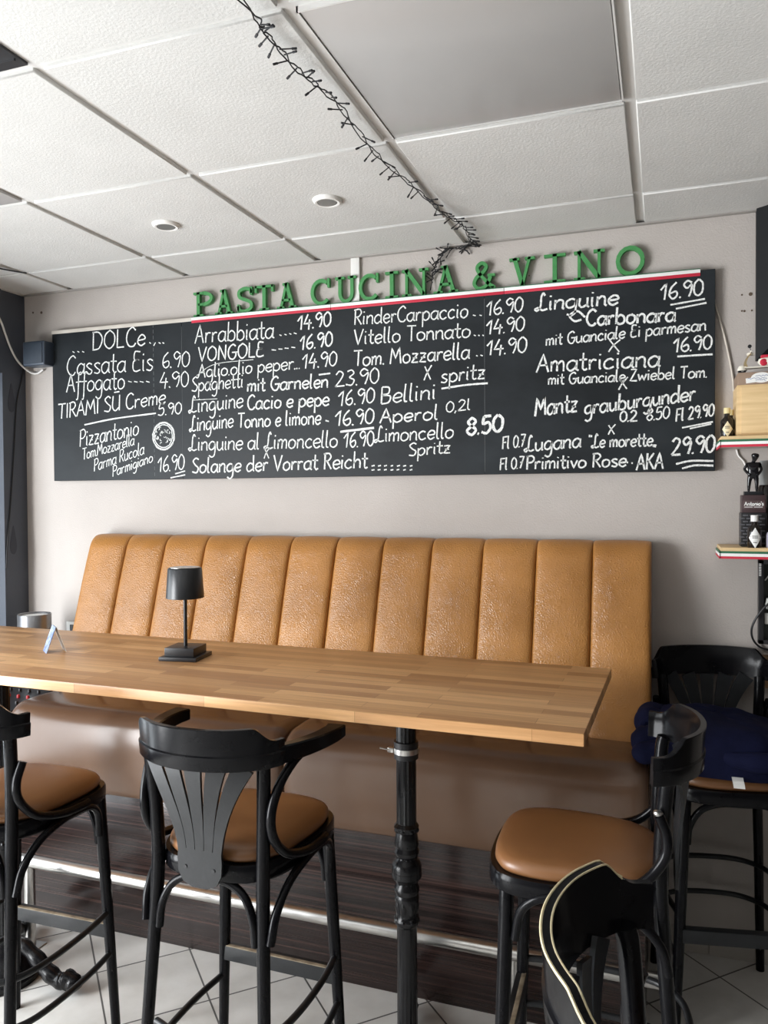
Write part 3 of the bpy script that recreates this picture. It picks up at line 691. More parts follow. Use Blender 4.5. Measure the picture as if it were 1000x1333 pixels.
# ------------------------------------------------------------------ bar stools
def stool_meshes():
    D = {}
    half = [(0, .208), (.07, .206), (.125, .195), (.170, .165), (.190, .10), (.190, .02), (.178, -.07), (.152, -.145), (.105, -.188), (.05, -.200)]
    out = half+[(-x, y) for x, y in reversed(half[1:])]+[]
    O = [(p.x, p.y) for p in crm(out+[(0, -.202)] if False else out, 4, True)]
    sc = lambda s, z, dx=0: [(x*s, y*s, z) for x, y in O]
    r = MB(); r.loft([sc(.985, .722), sc(1.0, .726), sc(1.0, .757), sc(.985, .763), sc(.93, .763), sc(.93, .724)], cap=False)
    r.loft([sc(.93, .724), sc(.93, .763), sc(.1, .763), sc(.1, .724)], cap=True)
    D['ring'] = r.mesh('seat_frame', m_lac)
    c = MB(); c.loft([sc(.87, .762), sc(.915, .764), sc(.935, .771), sc(.930, .781), sc(.905, .790), sc(.85, .796), sc(.75, .801), sc(.5, .806), sc(.2, .807), sc(.03, .807)])
    D['seat'] = c.mesh('seat', m_seat, 80)
    for s in (-1, 1):
        D['fl', s] = MB().tube([(s*.152, .148, .755), (s*.156, .151, .74), (s*.172, .161, .40), (s*.19, .174, .0)], [.017, .0175, .0165, .013], 14).mesh('leg', m_lac)
        D['rl', s] = MB().tube(crm([(s*.174, -.236, 0), (s*.159, -.207, .37), (s*.145, -.182, .70), (s*.147, -.181, .85), (s*.155, -.190, 1.0), (s*.157, -.197, 1.045)], 4), [.0135, .0145, .0155]+[.0165]*30, 14).mesh('leg', m_lac) if False else MB().tube(crm([(s*.174, -.236, 0), (s*.159, -.207, .37), (s*.145, -.182, .70), (s*.147, -.181, .85), (s*.154, -.190, .98), (s*.156, -.196, 1.012)], 4), [.0135+.003*min(1, i/8) for i in range(21)], 14).mesh('leg', m_lac)
        # bent supports
        arm = [(s*.208, -.080, 1.018), (s*.196, -.120, 1.0), (s*.182, -.165, .958), (s*.174, -.192, .90), (s*.174, -.184, .84), (s*.181, -.135, .785), (s*.193, -.055, .757), (s*.199, .02, .752), (s*.198, .05, .752)]
        cut = [(s*.179, -.176, .940), (s*.174, -.192, .89), (s*.174, -.184, .84), (s*.181, -.135, .785), (s*.193, -.055, .757), (s*.199, .02, .752), (s*.198, .05, .752)]
        D['curl', s] = MB().tube(crm(arm, 5), .0115, 12).mesh('arm_support', m_lac)
        D['curlcut', s] = MB().tube(crm(cut, 5), .0115, 12).mesh('arm_support', m_lac)
        D['brace', s] = MB().tube(crm([(s*.171, -.196, .595), (s*.177, -.178, .66), (s*.184, -.125, .712), (s*.190, -.04, .736), (s*.190, .035, .736), (s*.186, .085, .722), (s*.178, .118, .685), (s*.171, .131, .62)], 5), .0105, 12).mesh('side_brace', m_lac)
    D['rbrace'] = MB().tube(crm([(-.132, -.196, .585), (-.125, -.194, .64), (-.10, -.188, .69), (-.055, -.184, .715), (0, -.184, .718), (.055, -.184, .715), (.10, -.188, .69), (.125, -.194, .64), (.132, -.196, .585)], 5), .010, 12).mesh('rear_brace', m_lac)
    D['fbrace'] = MB().tube(crm([(-.150, .150, .585), (-.143, .150, .64), (-.112, .155, .69), (-.06, .165, .714), (0, .168, .716), (.06, .165, .714), (.112, .155, .69), (.143, .150, .64), (.150, .150, .585)], 5), .010, 12).mesh('front_brace', m_lac)
    # footrest and hoops
    D['foot'] = MB().box((-.172, .150, .299), (.172, .178, .340), .003).mesh('footrest', m_lacsat)
    D['footworn'] = MB().box((-.165, .151, .3395), (.165, .163, .3415), .001).mesh('worn_edge', m_worn)
    for nm, z, kx in (('hoop1', .375, .0), ('hoop2', .249, .005)):
        P = [(-.176-kx, .160, z), (-.187-kx, .05, z), (-.186-kx, -.08, z), (-.168-kx, -.175, z), (-.12, -.228-kx, z), (-.05, -.248-kx, z), (.05, -.248-kx, z), (.12, -.228-kx, z), (.168+kx, -.175, z), (.186+kx, -.08, z), (.187+kx, .05, z), (.176+kx, .160, z)]
        D[nm] = MB().tube(crm(P, 5), .0088, 10).mesh('foot_hoop', m_lacsat)
    D['hoophalf'] = MB().tube(crm([(-.12, -.228, .375), (-.05, -.248, .375), (.05, -.248, .375), (.12, -.228, .375), (.168, -.175, .375), (.186, -.08, .375), (.187, .05, .375), (.174, .160, .375)], 5), .0088, 10).mesh('foot_hoop', m_lacsat)
    # top rail
    pth = crm([(-.183, -.160), (-.176, -.180), (-.152, -.213), (-.085, -.252), (0, -.266), (.085, -.252), (.152, -.213), (.176, -.180), (.183, -.160)], 8)
    N_ = len(pth); rail = MB(); rings = []; e1 = []; e2 = []
    for i, p in enumerate(pth):
        t = (pth[min(i+1, N_-1)]-pth[max(i-1, 0)]).normalized(); n = Vector((t.y, -t.x))   # outward (backward)
        ax = abs(p.x)
        f = 0 if ax < .142 else min(1, (ax-.142)/.034); zt = 1.101-.035*(f*f*(3-2*f)) if ax < .176 else 1.066
        lean = lambda z: .10*(z-1.005)
        def q(o, z): return (p.x+n.x*(o+lean(z)), p.y+n.y*(o+lean(z)), z)
        zl = 1.038
        rings.append([q(-.008, 1.005), q(-.008, zl), q(-.0065, zt-.002), q(-.0055, zt), q(.006, zt), q(.0075, zt-.002), q(.0080, zl+.003), q(.012, zl), q(.0125, 1.008), q(.011, 1.005)])
        e1.append(q(.0064, zt-.0004)); e2.append(q(-.0058, zt-.0004))
    rail.loft(rings); D['rail'] = rail.mesh('top_rail', m_lac, 35)
    w = MB(); w.tube(e1[12:], .0020, 6); w.tube(e2[13:], .0015, 6)
    a, c = e1[8], e2[8]
    w.tube([e1[-9], e2[-9]], .0020, 6)
    D['railworn'] = w.mesh('worn_edge', mottled('pale_worn_edge', (0.70, 0.62, 0.40), (0.55, 0.46, 0.28), 40, 0.5))
    # fan splat
    sp = MB()
    def yb(x, z):
        k = max(0, min(1, (z-.80)/.22)); k = k*k*(3-2*k)
        ya = -.242+1.35*x*x
        return -.214*(1-k)+ya*k
    fs = lambda u, v, k: (u, yb(u, v)+(-.0075 if k else 0), v)
    for i in range(-2, 3):
        P = []; Wd = []
        for k in range(13):
            tt = k/12; z = .785+.223*tt
            P.append((i*.0235+i*.038*tt**1.7, z)); Wd.append(.0215+.024*tt**1.3)
        sp.strip(P, Wd, fs)
    base = [(-.058, .80), (.058, .80), (.060, .775), (.058, .745), (.045, .722), (.02, .711), (-.02, .711), (-.045, .722), (-.058, .745), (-.060, .775)]
    sp.prism(base, fs); D['splat'] = sp.mesh('back_splat', m_lacsat, 35)
    s_ = MB()
    for x in (-.038, .038): s_.lathe([(.0003, 0), (.0042, 0), (.0042, .002), (.0003, .003)], (0, 0, 0), 10); 
    sc2 = MB()
    for x in (-.038, .038): sc2.tube([(x, -.221, .757), (x, -.2235, .757)], .0045, 10)
    D['screws'] = sc2.mesh('screw', m_black)
    for s in (-1, 1):
        am = MB(); P = crm([(s*.180, -.172, 1.028), (s*.205, -.115, 1.028), (s*.224, -.05, 1.028), (s*.232, .01, 1.028), (s*.230, .05, 1.028)], 5)
        def sec(i, n_):
            t = i/(n_-1); hw = .012+.013*t; hh = .0215-.006*t
            return [(-hw, -hh+.003), (-hw+.004, -hh), (hw-.004, -hh), (hw, -hh+.003), (hw, hh-.003), (hw-.004, hh), (-hw+.004, hh), (-hw, hh-.003)]
        am.sweep(P, sec); D['arm', s] = am.mesh('armrest', m_lacsat if False else m_lac, 35)
    return D
SD = stool_meshes()
def stool(pose, label, arms=False, wornrail=False, wornfoot=False):
    t = thing('bar_stool', label, 'bar stool', (pose[0], pose[1], 0), pose[2], 'black bar stools around the high table')
    link('seat_frame', SD['ring'], t); link('seat', SD['seat'], t)
    for s in (-1, 1):
        link('leg', SD['fl', s], t); link('leg', SD['rl', s], t)
        link('arm_support', SD[('curl' if arms else 'curlcut'), s], t); link('side_brace', SD['brace', s], t)
        if arms: link('armrest', SD['arm', s], t)
    link('rear_brace', SD['rbrace'], t); link('front_brace', SD['fbrace'], t)
    fo = link('footrest', SD['foot'], t); link('foot_hoop', SD['hoophalf' if arms else 'hoop1'], t); link('foot_hoop', SD['hoop2'], t)
    if wornfoot: link('worn_edge', SD['footworn'], fo)['label'] = 'pale worn wood along the top of the footrest'
    ra = link('top_rail', SD['rail'], t)
    if wornrail: link('worn_edge', SD['railworn'], ra)['label'] = 'pale worn edge along the top rail'
    sp = link('back_splat', SD['splat'], t); link('screw', SD['screws'], sp)
    return t
stool((-1.748, -1.205, .023), 'black bentwood bar stool cut by the left edge of the photo', wornfoot=True)
stool((-1.015, -1.183, -.012), 'black bentwood bar stool with two armrests, seen from behind', arms=True, wornfoot=True)
st = stool((-.190, -1.038, 1.600), 'black bentwood bar stool turned sideways at the right end of the table', wornfoot=True)
MB().lathe([(.0005, -.006), (.009, -.004), (.0105, 0), (.009, .004), (.0005, .006)], (-.1795, -.174, .945), 14).build('cut_end', m_steel, st)['label'] = 'shiny cut end of the arm support'
stool((.140, -1.980, -1.601), 'black bentwood bar stool nearest the viewer with pale worn edge on its top rail', wornrail=True)
stool((.186, -.310, 3.335), 'black bentwood bar stool in the dark corner under a navy cloth')

# ------------------------------------------------------------------ on the table
la = thing('table_lamp', 'small black cordless table lamp standing on the wooden tabletop', 'lamp', (-1.462, -.790, 1.101), math.radians(9))
MB().box((-.064, -.064, 0), (.064, .064, .013), .003).build('charging_base', m_black, la)
MB().box((-.050, -.050, .013), (.050, .050, .040), .002).build('base', m_black, la)
MB().tube([(0, 0, .039), (0, 0, .215)], .0062, 14).build('pole', m_black, la)
sh_ = MB().lathe([(.0600, .196), (.0608, .197), (.0545, .290), (.052, .293), (.0005, .294), (.0005, .2905), (.051, .289), (.0585, .198)], n=48).build('lamp_shade', mat('shade_black', (0.014, 0.015, 0.017), 0.33), la)
MB().lathe([(.0005, .2943), (.048, .2943), (.048, .2952), (.0005, .2952)], n=40).build('shade_top', m_steel, sh_)
cd = thing('card_tent', 'small pale blue folded card tent standing near the left end of the table', 'card', (-1.955, -.832, 1.101), math.radians(-38))
m_card = mat('card_print', (0.66, 0.74, 0.85), 0.4)
setc(m_card, ramp(m_card, noise(m_card, coords(m_card, (60, 60, 40)), 1.2, 4, .7), [(0.42, (0.10, 0.16, 0.36)), (0.60, (0.42, 0.50, 0.66))]))
for s in (-1, 1):
    mb = MB(); mb.prism([(-.033, 0), (.033, 0), (.033, .087), (-.033, .087)], lambda u, v, k: (u, s*(.030*(1-v/.087)+.0004+(.0018 if k else 0)), v*.985))
    mb.build('card_panel', m_card if s < 0 else m_paper, cd)

# ------------------------------------------------------------------ equipment at the left end of the bench
cab = thing('side_cabinet', 'low black cabinet between bench end and side wall', 'cabinet', (-2.64, -.31, 0))
MB().box((-.20, -.27, .03), (.20, .27, .70), .004).build('body', m_black, cab)
for s in (-1, 1): MB().box((-.195 if s < 0 else .003, -.276, .05), (-.003 if s < 0 else .195, -.268, .685), .002).build('door', m_black, cab)
MB().box((-.19, -.25, 0), (.19, .26, .03)).build('plinth', m_black, cab)
mx = thing('audio_mixer', 'black audio mixer with small white and red controls left of the bench', 'mixer', (-2.64, -.43, .70))
MB().prism([(-.13, 0), (.13, 0), (.13, .105), (-.13, .07)], lambda u, v, k: (-.185+.37*k, u, v)).build('body', m_black, mx)
m_redlit = mat('red_button', (0.45, 0.02, 0.03), 0.4)
for i in range(7):
    for j in range(4):
        y = -.095+.06*j; z = .07+.035*(y+.13)/.26; x = -.15+.05*i
        MB().lathe([(.007, -.002), (.007, .008), (.005, .012), (.0005, .012)], (x, y, z), 10).build('knob' if j else 'button', [m_white, m_black, m_redlit, m_black][j], mx)
am = thing('amplifier', 'black flat amplifier behind the mixer against the wall', 'amplifier', (-2.64, -.155, .70))
MB().box((-.185, -.11, .008), (.185, .13, .165), .003).build('body', m_black, am)
for x in (-.15, .15):
    for y in (-.08, .1): MB().tube([(x, y, 0), (x, y, .009)], .012, 12).build('foot', m_black, am)
MB().tube([(.12, -.11, .09), (.12, -.128, .09)], .018, 18).build('dial', m_steel, am)
po = thing('metal_pot', 'round grey metal container standing behind the left end of the table', 'container', (-2.655, -.19, .865))
MB().lathe([(.0005, 0), (.069, 0), (.071, .004), (.071, .238), (.069, .241), (.066, .238), (.066, .01), (.0005, .01)], n=40).build('body', mottled('pot_metal', (0.20, 0.20, 0.21), (0.32, 0.32, 0.32), 6, 0.3, 0, 1, .8), po)
MB().lathe([(.030, .222), (.066, .226), (.066, .232), (.030, .230)], n=40).build('inner_rim', m_paper, po)
so = thing('wall_socket', 'white wall socket with black insert beside the bench back', 'socket', (-2.600, 0, 1.005))
MB().box((-.040, -.010, -.04), (.040, 0, .04), .003).build('plate', m_white, so)
MB().box((-.018, -.0125, -.028), (.018, -.009, .026), .002).build('insert', m_black, so)

# ------------------------------------------------------------------ upper left corner
sk = thing('loudspeaker', 'small dark loudspeaker high in the left wall corner', 'speaker', (-2.735, -.045, 2.235))
MB().box((-.065, -.045, 0), (.062, .030, .112), .010, seg=3).build('body', mat('speaker_body', (0.045, 0.06, 0.085), 0.35), sk)
MB().box((-.055, -.0485, .010), (.052, -.044, .102), .003).build('grille', mat('speaker_grille', (0.03, 0.042, 0.06), 0.6), sk)
MB().box((-.02, .028, .03), (.02, .045, .08), .003).build('wall_bracket', m_black, sk)
o = MB().tube(crm([(-2.852, -.30, 2.56), (-2.860, -.20, 2.49), (-2.862, -.150, 2.432), (-2.860, -.128, 2.38), (-2.857, -.098, 2.315), (-2.852, -.06, 2.262), (-2.83, -.018, 2.222), (-2.79, -.012, 2.212), (-2.75, -.014, 2.228)], 6), .0045, 8).build('speaker_cable', m_white)
tag(o, 'white cable curving down the dark pillar to the loudspeaker', 'cable')
o = MB().tube(crm([(-2.864, -.018, 2.25), (-2.866, -.03, 2.18), (-2.8665, -.06, 2.07), (-2.8665, -.08, 1.85), (-2.8665, -.105, 1.6), (-2.8665, -.128, 1.42), (-2.864, -.139, 1.30)], 6), .003, 8).build('pillar_cable', m_blackcable)
tag(o, 'thin black cable running down the dark blue pillar', 'cable')
for z in (2.085, 1.421):
    pr_ = MB(); P = crm([(0, .075), (.012, .03), (.020, -.02), (.014, -.05), (0, -.06), (-.014, -.05), (-.020, -.02), (-.012, .03)], 4, True)
    pr_.prism([(p.x, p.y) for p in P], lambda u, v, k: (XL+(.0012 if k else .0002), -.089+u, z+v))
    struct(pr_.build('trim_%d' % (3 if z > 2 else 4), m_drop))
hm = mat('old_hole', (0.10, 0.07, 0.05), 0.9)
hl = MB()
for x, z, w in ((.252, 2.306, .004), (.279, 2.306, .008), (.252, 2.251, .004), (.260, 2.250, .005), (.283, 2.25, .004), (-2.819, 2.503, .006), (-2.769, 2.499, .008), (-.475, 2.444, .003)):
    hl.tube([(x, .0, z), (x, -.0012, z)], w*.8, 8)
struct(hl.build('trim_5', hm))

# ------------------------------------------------------------------ right-hand wall
tv = thing('television', 'black framed screen hanging high on the wall at right edge', 'television', (.88, 0, 2.075))
f = MB(); x0, x1, z0, z1 = -.586, .62, 0, .585
for P in ([(x0, z0), (x1, z0), (x1-.035, z0+.035), (x0+.035, z0+.035)], [(x1, z0), (x1, z1), (x1-.035, z1-.035), (x1-.035, z0+.035)], [(x1, z1), (x0, z1), (x0+.035, z1-.035), (x1-.035, z1-.035)], [(x0, z1), (x0, z0), (x0+.035, z0+.035), (x0+.035, z1-.035)]):
    n_ = len(f.v); f.add([(P[0][0], -.030, P[0][1]), (P[1][0], -.030, P[1][1]), (P[2][0], -.055, P[2][1]), (P[3][0], -.055, P[3][1])], [(0, 1, 2, 3)])
    f.add([(P[0][0], -.030, P[0][1]), (P[1][0], -.030, P[1][1]), (P[1][0], -.004, P[1][1]), (P[0][0], -.004, P[0][1])], [(0, 1, 2, 3)])
    f.add([(P[3][0], -.055, P[3][1]), (P[2][0], -.055, P[2][1]), (P[2][0], -.038, P[2][1]), (P[3][0], -.038, P[3][1])], [(0, 1, 2, 3)])
f.build('frame', mat('screen_frame', (0.008, 0.009, 0.010), 0.5, 0.0, 0.2), tv, 20)
MB().box((x0+.02, -.040, z0+.02), (x1-.02, 0, z1-.02)).build('screen', mat('screen_glass', (0.02, 0.022, 0.024), 0.12), tv)

def shelf(z, label):
    t = thing('wall_shelf', label, 'shelf', (.50, 0, z), 0, 'pine wall shelves with flag ribbon')
    MB().box((-.325, -.195, .013), (.5, 0, .036), .0015).build('board', m_pine, t)
    r = MB()
    for k, (a, c) in enumerate(((0, .008), (.008, .0175), (.0175, .0245))):
        r.box((-.329, -.200, a), (.5, -.195, c), .0006, m=k); r.box((-.330, -.200, a), (-.325, -.01, c), .0006, m=k)
    r.build('flag_ribbon', [m_red, m_fwhite, m_fgreen], t)
    MB().box((-.322, -.19, .004), (.5, -.02, .0132), .001).build('underside', m_wall, t)
    return t
shelf(1.774, 'upper pine wall shelf with striped ribbon carrying a wooden box')
shelf(1.413, 'lower pine wall shelf with striped ribbon carrying bottles and a box')
S1, S2 = 1.774+.036, 1.413+.036
wb = thing('wooden_box', 'pale wooden box standing on the upper wall shelf', 'box', (.40, -.10, S1))
MB().box((-.176, -.070, .0), (.2, .09, .166), .002).build('body', m_pine, wb)
MB().box((-.164, -.0735, .008), (.2, -.069, .158), .0012).build('front_panel', m_pine, wb)
kb = thing('cardboard_box', 'flat brown cardboard box with oval label on the wooden box', 'box', (.40, -.10, S1+.166))
MB().box((-.174, -.070, 0), (.2, .085, .040), .002).build('body', mottled('brown_card', (0.26, 0.18, 0.125), (0.30, 0.21, 0.15), 12, .7), kb)
lbm = MB(); lbm.strip([(-.150, .012), (-.11, .016)], .016, lambda u, v, k: (u, -.0715 if k else -.070, v))
lbm.prism(arc(-.105, .021, .030, .0165, 0, 348, 28), lambda u, v, k: (u, -.0720 if k else -.070, v))
lb = lbm.build('oval_label', m_paper, kb)
tx = MB()
random.seed(3)
for z, a, c in ((.027, -.122, -.085), (.019, -.145, -.088), (.013, -.122, -.092)):
    tx.strip(crm([(a+(c-a)*k/12, z+.0022*random.uniform(-1, 1)) for k in range(13)], 3), .0014, lambda u, v, k: (u, -.0724, v), solid=False)
tx.build('label_print', mat('blue_ink', (0.10, 0.14, 0.30), .6), lb)

# toy scooter
sct = thing('toy_scooter', 'small white red and green model scooter on the cardboard box', 'toy scooter', (.30, -.125, S1+.206), math.radians(4))
m_tan = mat('tan_enamel', (0.32, 0.24, 0.12), .35); m_cream = mat('cream_enamel', (0.80, 0.76, 0.66), .3)
for x in (-.058, .052):
    w_ = MB(); w_.tube([(x, -.008, .0115), (x, .008, .0115)], .0115, 20); w_.build('wheel', m_black, sct)
    h_ = MB(); h_.tube([(x, -.0095, .0115), (x, .0095, .0115)], .005, 12); h_.build('hub', m_steel, sct)
MB().lathe([(.0003, .016), (.009, .014), (.014, .006), (.0155, -.002), (.0005, -.001)], (-.058, 0, .013), 18).build('front_mudguard', m_cream, sct)
MB().sweep(crm([(-.052, 0, .022), (-.04, 0, .0195), (0, 0, .0205), (.03, 0, .022)], 4), lambda i, n: [(-.013, -.0022), (.013, -.0022), (.013, .0022), (-.013, .0022)]).build('footboard', m_cream, sct)
MB().sweep(crm([(-.045, 0, .022), (-.049, 0, .035), (-.043, 0, .052), (-.034, 0, .064)], 5), lambda i, n: [(-.016, -.002), (.016, -.002), (.016, .002), (-.016, .002)], (1, 0, 0)).build('leg_shield', m_tan, sct)
hb = MB(); hb.tube([(-.036, -.026, .070), (-.033, -.012, .068), (-.033, .012, .068), (-.036, .026, .070)], .0028, 8); hb.box((-.044, -.009, .060), (-.022, .009, .069), .003); hb.build('handlebar', m_cream, sct)
mr = MB(); mr.tube([(-.034, -.018, .069), (-.038, -.02, .084)], .0012, 6); mr.tube([(-.0385, -.0215, .087), (-.0385, -.0185, .087)], .006, 12); mr.build('mirror', m_black, sct)
MB().lathe([(.0005, .0), (.016, .003), (.020, .012), (.018, .022), (.010, .027), (.0005, .028)], (0, 0, 0), 20).build('rear_body', m_cream, sct, loc=(.030, 0, .022)).scale = (2.1, 1.0, 1.15)
MB().lathe([(.0005, -.0015), (.010, -.001), (.0115, .0), (.010, .001), (.0005, .0015)], (0, 0, 0), 18).build('side_panel', m_red, sct, loc=(.004, -.0165, .034)).rotation_euler = (PI/2, 0, 0)
MB().lathe([(.0005, -.0015), (.012, -.001), (.0135, .0), (.012, .001), (.0005, .0015)], (0, 0, 0), 18).build('side_panel', m_fgreen, sct, loc=(.058, -.017, .036)).rotation_euler = (PI/2, 0, 0)
MB().box((-.002, -.010, .050), (.050, .010, .060), .004).build('saddle', m_red, sct)

def bottle(name, label, loc, k, body, cap, diamond, lab, group=None):
    t = thing(name, label, 'bottle', loc, 0, group)
    MB().lathe([(.0005, 0), (.0185*k, 0), (.020*k, .003*k), (.020*k, .050*k), (.018*k, .058*k), (.010*k, .066*k), (.0085*k, .070*k), (.0085*k, .086*k), (.0005, .086*k)], n=28).build('body', body, t)
    MB().lathe([(.0095*k, .078*k), (.0105*k, .079*k), (.0105*k, .095*k), (.0095*k, .097*k), (.0005, .097*k)], n=24).build('cap', cap, t)
    d = MB()
    pts = diamond
    def fn(u, v, q):
        a = -PI/2+u/.020; r_ = .0203*k if q else .0198*k
        return (r_*math.cos(a), r_*math.sin(a), v*k)
    n = 10; ring0 = []
    for i in range(n):
        v0, v1 = [pts[0]+(pts[1]-pts[0])*(i+j)/n for j in (0, 1)]
        hw = lambda v: max(.0006, pts[2]*(1-abs((v-(pts[0]+pts[1])/2)/((pts[1]-pts[0])/2))))
        m_ = 6
        for j in range(m_):
            d.add([fn(-hw(v0)+2*hw(v0)*j/m_, v0, 1), fn(-hw(v0)+2*hw(v0)*(j+1)/m_, v0, 1), fn(-hw(v1)+2*hw(v1)*(j+1)/m_, v1, 1), fn(-hw(v1)+2*hw(v1)*j/m_, v1, 1)], [(0, 1, 2, 3)])
    lb_ = d.build('label', lab, t)
    pm = MB()
    for zz, hw_ in ((.034, .008), (.029, .0075), (.015, .005)):
        for j in range(5):
            u0, u1 = -hw_+2*hw_*j/5, -hw_+2*hw_*(j+.8)/5
            g_ = lambda u, v: (1.025*fn(u, v, 1)[0], 1.025*fn(u, v, 1)[1], v*k)
            pm.add([g_(u0, zz), g_(u1, zz), g_(u1, zz+.0022), g_(u0, zz+.0022)], [(0, 1, 2, 3)])
    pm.build('label_print', m_black, lb_)
    return t
m_dark = mat('dark_glass', (0.012, 0.008, 0.006), 0.08)
m_cap = mat('cream_cap', (0.72, 0.62, 0.34), .4); m_lab = mat('cream_label', (0.78, 0.68, 0.46), .6)
bottle('bottle', 'small dark bottle with cream diamond label at the end of the upper shelf', (.198, -.118, S1), 1.02, m_dark, m_cap, (.002, .052, .017), m_lab, 'small bottles on the shelves')
bottle('bottle', 'small dark bottle half hidden behind the one with cream label', (.212, -.066, S1), 1.0, m_dark, m_cap, (.002, .045, .014), m_lab, 'small bottles on the shelves')
bottle('bottle', 'small black bottle with white cap and white diamond label on the lower shelf', (.2765, -.172, S2), 1.08, m_dark, m_fwhite, (.0, .06, .0185), m_paper, 'small bottles on the shelves')
bottle('bottle', 'small pale bottle cut by the right edge on the lower shelf', (.327, -.165, S2), .80, mat('lilac_glass', (0.45, 0.43, 0.52), .15), m_dark, (.005, .04, .014), m_paper, 'small bottles on the shelves')

# boxes and statue on the lower shelf
wk = thing('woven_box', 'black woven box standing on the lower shelf behind a bottle', 'box', (.2785, -.100, S2))
MB().box((-.039, -.036, 0), (.039, .036, .112), .003).build('body', m_black, wk)
wv_ = MB()
for r_ in range(10):
    for c_ in range(4):
        x = -.030+.020*c_+(.010 if r_ % 2 else 0)-.005
        if x+.008 < .037: wv_.box((x-.008, -.0385, .009+.0102*r_), (x+.008, -.0355, .014+.0102*r_), .001, seg=1)
wv_.build('weave', mat('grey_weave', (0.10, 0.10, 0.11), .5), wk)
bb = thing('brown_gift_box', 'dark brown box with white lettering under the black figurine', 'box', (.2785, -.100, S2+.112))
MB().box((-.036, -.034, 0), (.036, .034, .058), .002).build('body', mat('brown_print', (0.05, 0.028, 0.03), .4), bb)
MB().box((-.033, -.0352, .012), (.033, -.0338, .040), .0005).build('name_panel', mat('brown_panel', (0.085, 0.055, 0.055), .4), bb)
tm = MB(); write(tm, "Antonio's", -.029, .023, .029, .024, .0125, .30, lambda u, v, k: (u, -.0356, v), .0045)
tm.strip([(-.029, .0185), (-.004, .0185)], .0018, lambda u, v, k: (u, -.0356, v), solid=False); tm.strip([(.0, .0185), (.026, .0185)], .0018, lambda u, v, k: (u, -.0356, v), solid=False)
tm.build('lettering', m_fwhite, bb)
sg = thing('figurine', 'small black figurine of a standing boy on the brown box', 'figurine', (.2785, -.105, S2+.170))
MB().box((-.028, -.020, 0), (.026, .020, .012), .001).build('base', m_lacsat, sg)
def skin(name, V, E, R, m, par, loc=(0, 0, 0), root=0, sub=2):
    me = bpy.data.meshes.new(name); me.from_pydata(V, E, []); me.materials.append(m)
    o = link(name, me, par, loc)
    md = o.modifiers.new('Skin', 'SKIN'); md.use_smooth_shade = True
    for i, r_ in enumerate(R): me.skin_vertices[0].data[i].radius = (r_, r_); me.skin_vertices[0].data[i].use_root = (i == root)
    s_ = o.modifiers.new('Subdivision', 'SUBSURF'); s_.levels = sub; s_.render_levels = sub
    return o
V = [(0, 0, .070), (0, -.003, .082), (0, -.002, .098), (0, 0, .108), (.004, -.001, .116), (.006, -.003, .128), (.007, -.003, .139),
     (-.010, 0, .060), (-.012, .001, .038), (-.013, .003, .018), (-.014, -.008, .0135), (.010, 0, .060), (.011, .001, .038), (.011, .003, .018), (.011, -.008, .0135),
     (-.017, 0, .103), (-.027, .003, .086), (-.016, -.010, .070), (-.008, -.014, .066), (.017, 0, .103), (.026, .003, .085), (.017, -.008, .070), (.008, -.013, .066)]
E_ = [(0, 1), (1, 2), (2, 3), (3, 4), (4, 5), (5, 6), (0, 7), (7, 8), (8, 9), (9, 10), (0, 11), (11, 12), (12, 13), (13, 14), (2, 15), (15, 16), (16, 17), (17, 18), (2, 19), (19, 20), (20, 21), (21, 22)]
R_ = [.0125, .0145, .0135, .0065, .0065, .0145, .0125, .0085, .0066, .0048, .0042, .0085, .0066, .0048, .0042, .0062, .0050, .0044, .0042, .0062, .0050, .0044, .0042]
skin('body', V, E_, R_, m_blackgloss, sg)
tb_ = thing('tall_bottle', 'tall dark bottle with grey cap behind the black figurine', 'bottle', (.322, -.050, S2))
MB().lathe([(.0005, 0), (.024, 0), (.025, .004), (.025, .19), (.018, .205), (.0005, .206)], n=28).build('body', m_dark, tb_)
MB().lathe([(.0185, .203), (.0195, .204), (.0195, .282), (.018, .285), (.0005, .285)], n=28).build('cap', mat('grey_cap', (0.33, 0.34, 0.33), .4), tb_)

o = MB().tube(crm([(.167, -.006, 2.28), (.183, -.0055, 2.22), (.201, -.0055, 2.148), (.221, -.0055, 2.041), (.228, -.0055, 1.96), (.232, -.0055, 1.85), (.236, -.0055, 1.815)], 6), .0035, 8).build('wall_cable', m_cable)
tag(o, 'thin beige cable from the board down to the upper shelf', 'cable')
o = MB().tube(crm([(.236, -.0055, 1.776), (.242, -.0055, 1.755), (.258, -.0055, 1.735), (.268, -.0055, 1.712), (.285, -.0055, 1.690), (.31, -.0055, 1.68)], 6), .003, 8).build('wall_cable', m_white)
tag(o, 'short white cable hanging below the upper shelf behind the figurine', 'cable')
fb = thing('shadow_box', 'black framed box with pale objects below the lower shelf', 'shadow box', (.50, 0, 1.113))
f = MB(); f.box((-.196, -.035, 0), (-.180, 0, .285), .001); f.box((-.196, -.035, 0), (.2, 0, .014), .001); f.box((-.196, -.035, .272), (.2, 0, .285), .001); f.box((.185, -.035, 0), (.2, 0, .285), .001)
f.build('frame', m_black, fb)
MB().box((-.182, -.008, .012), (.186, -.001, .274)).build('back_panel', mat('dark_green_panel', (0.02, 0.028, 0.025), .4), fb)
for k in range(8): MB().box((-.1955, -.0362, .232+.0055*k), (-.1885, -.0345, .2345+.0055*k)).build('white_mark', m_fwhite, fb)
MB().lathe([(.0005, -.02), (.022, -.016), (.027, 0), (.022, .02), (.0005, .028)], (-.150, -.022, .135), 20).build('pale_head', mat('pale_plaster', (0.55, 0.56, 0.53), .6), fb)
MB().box((-.176, -.022, .066), (-.10, -.010, .104), .002).build('pale_card', m_paper, fb)
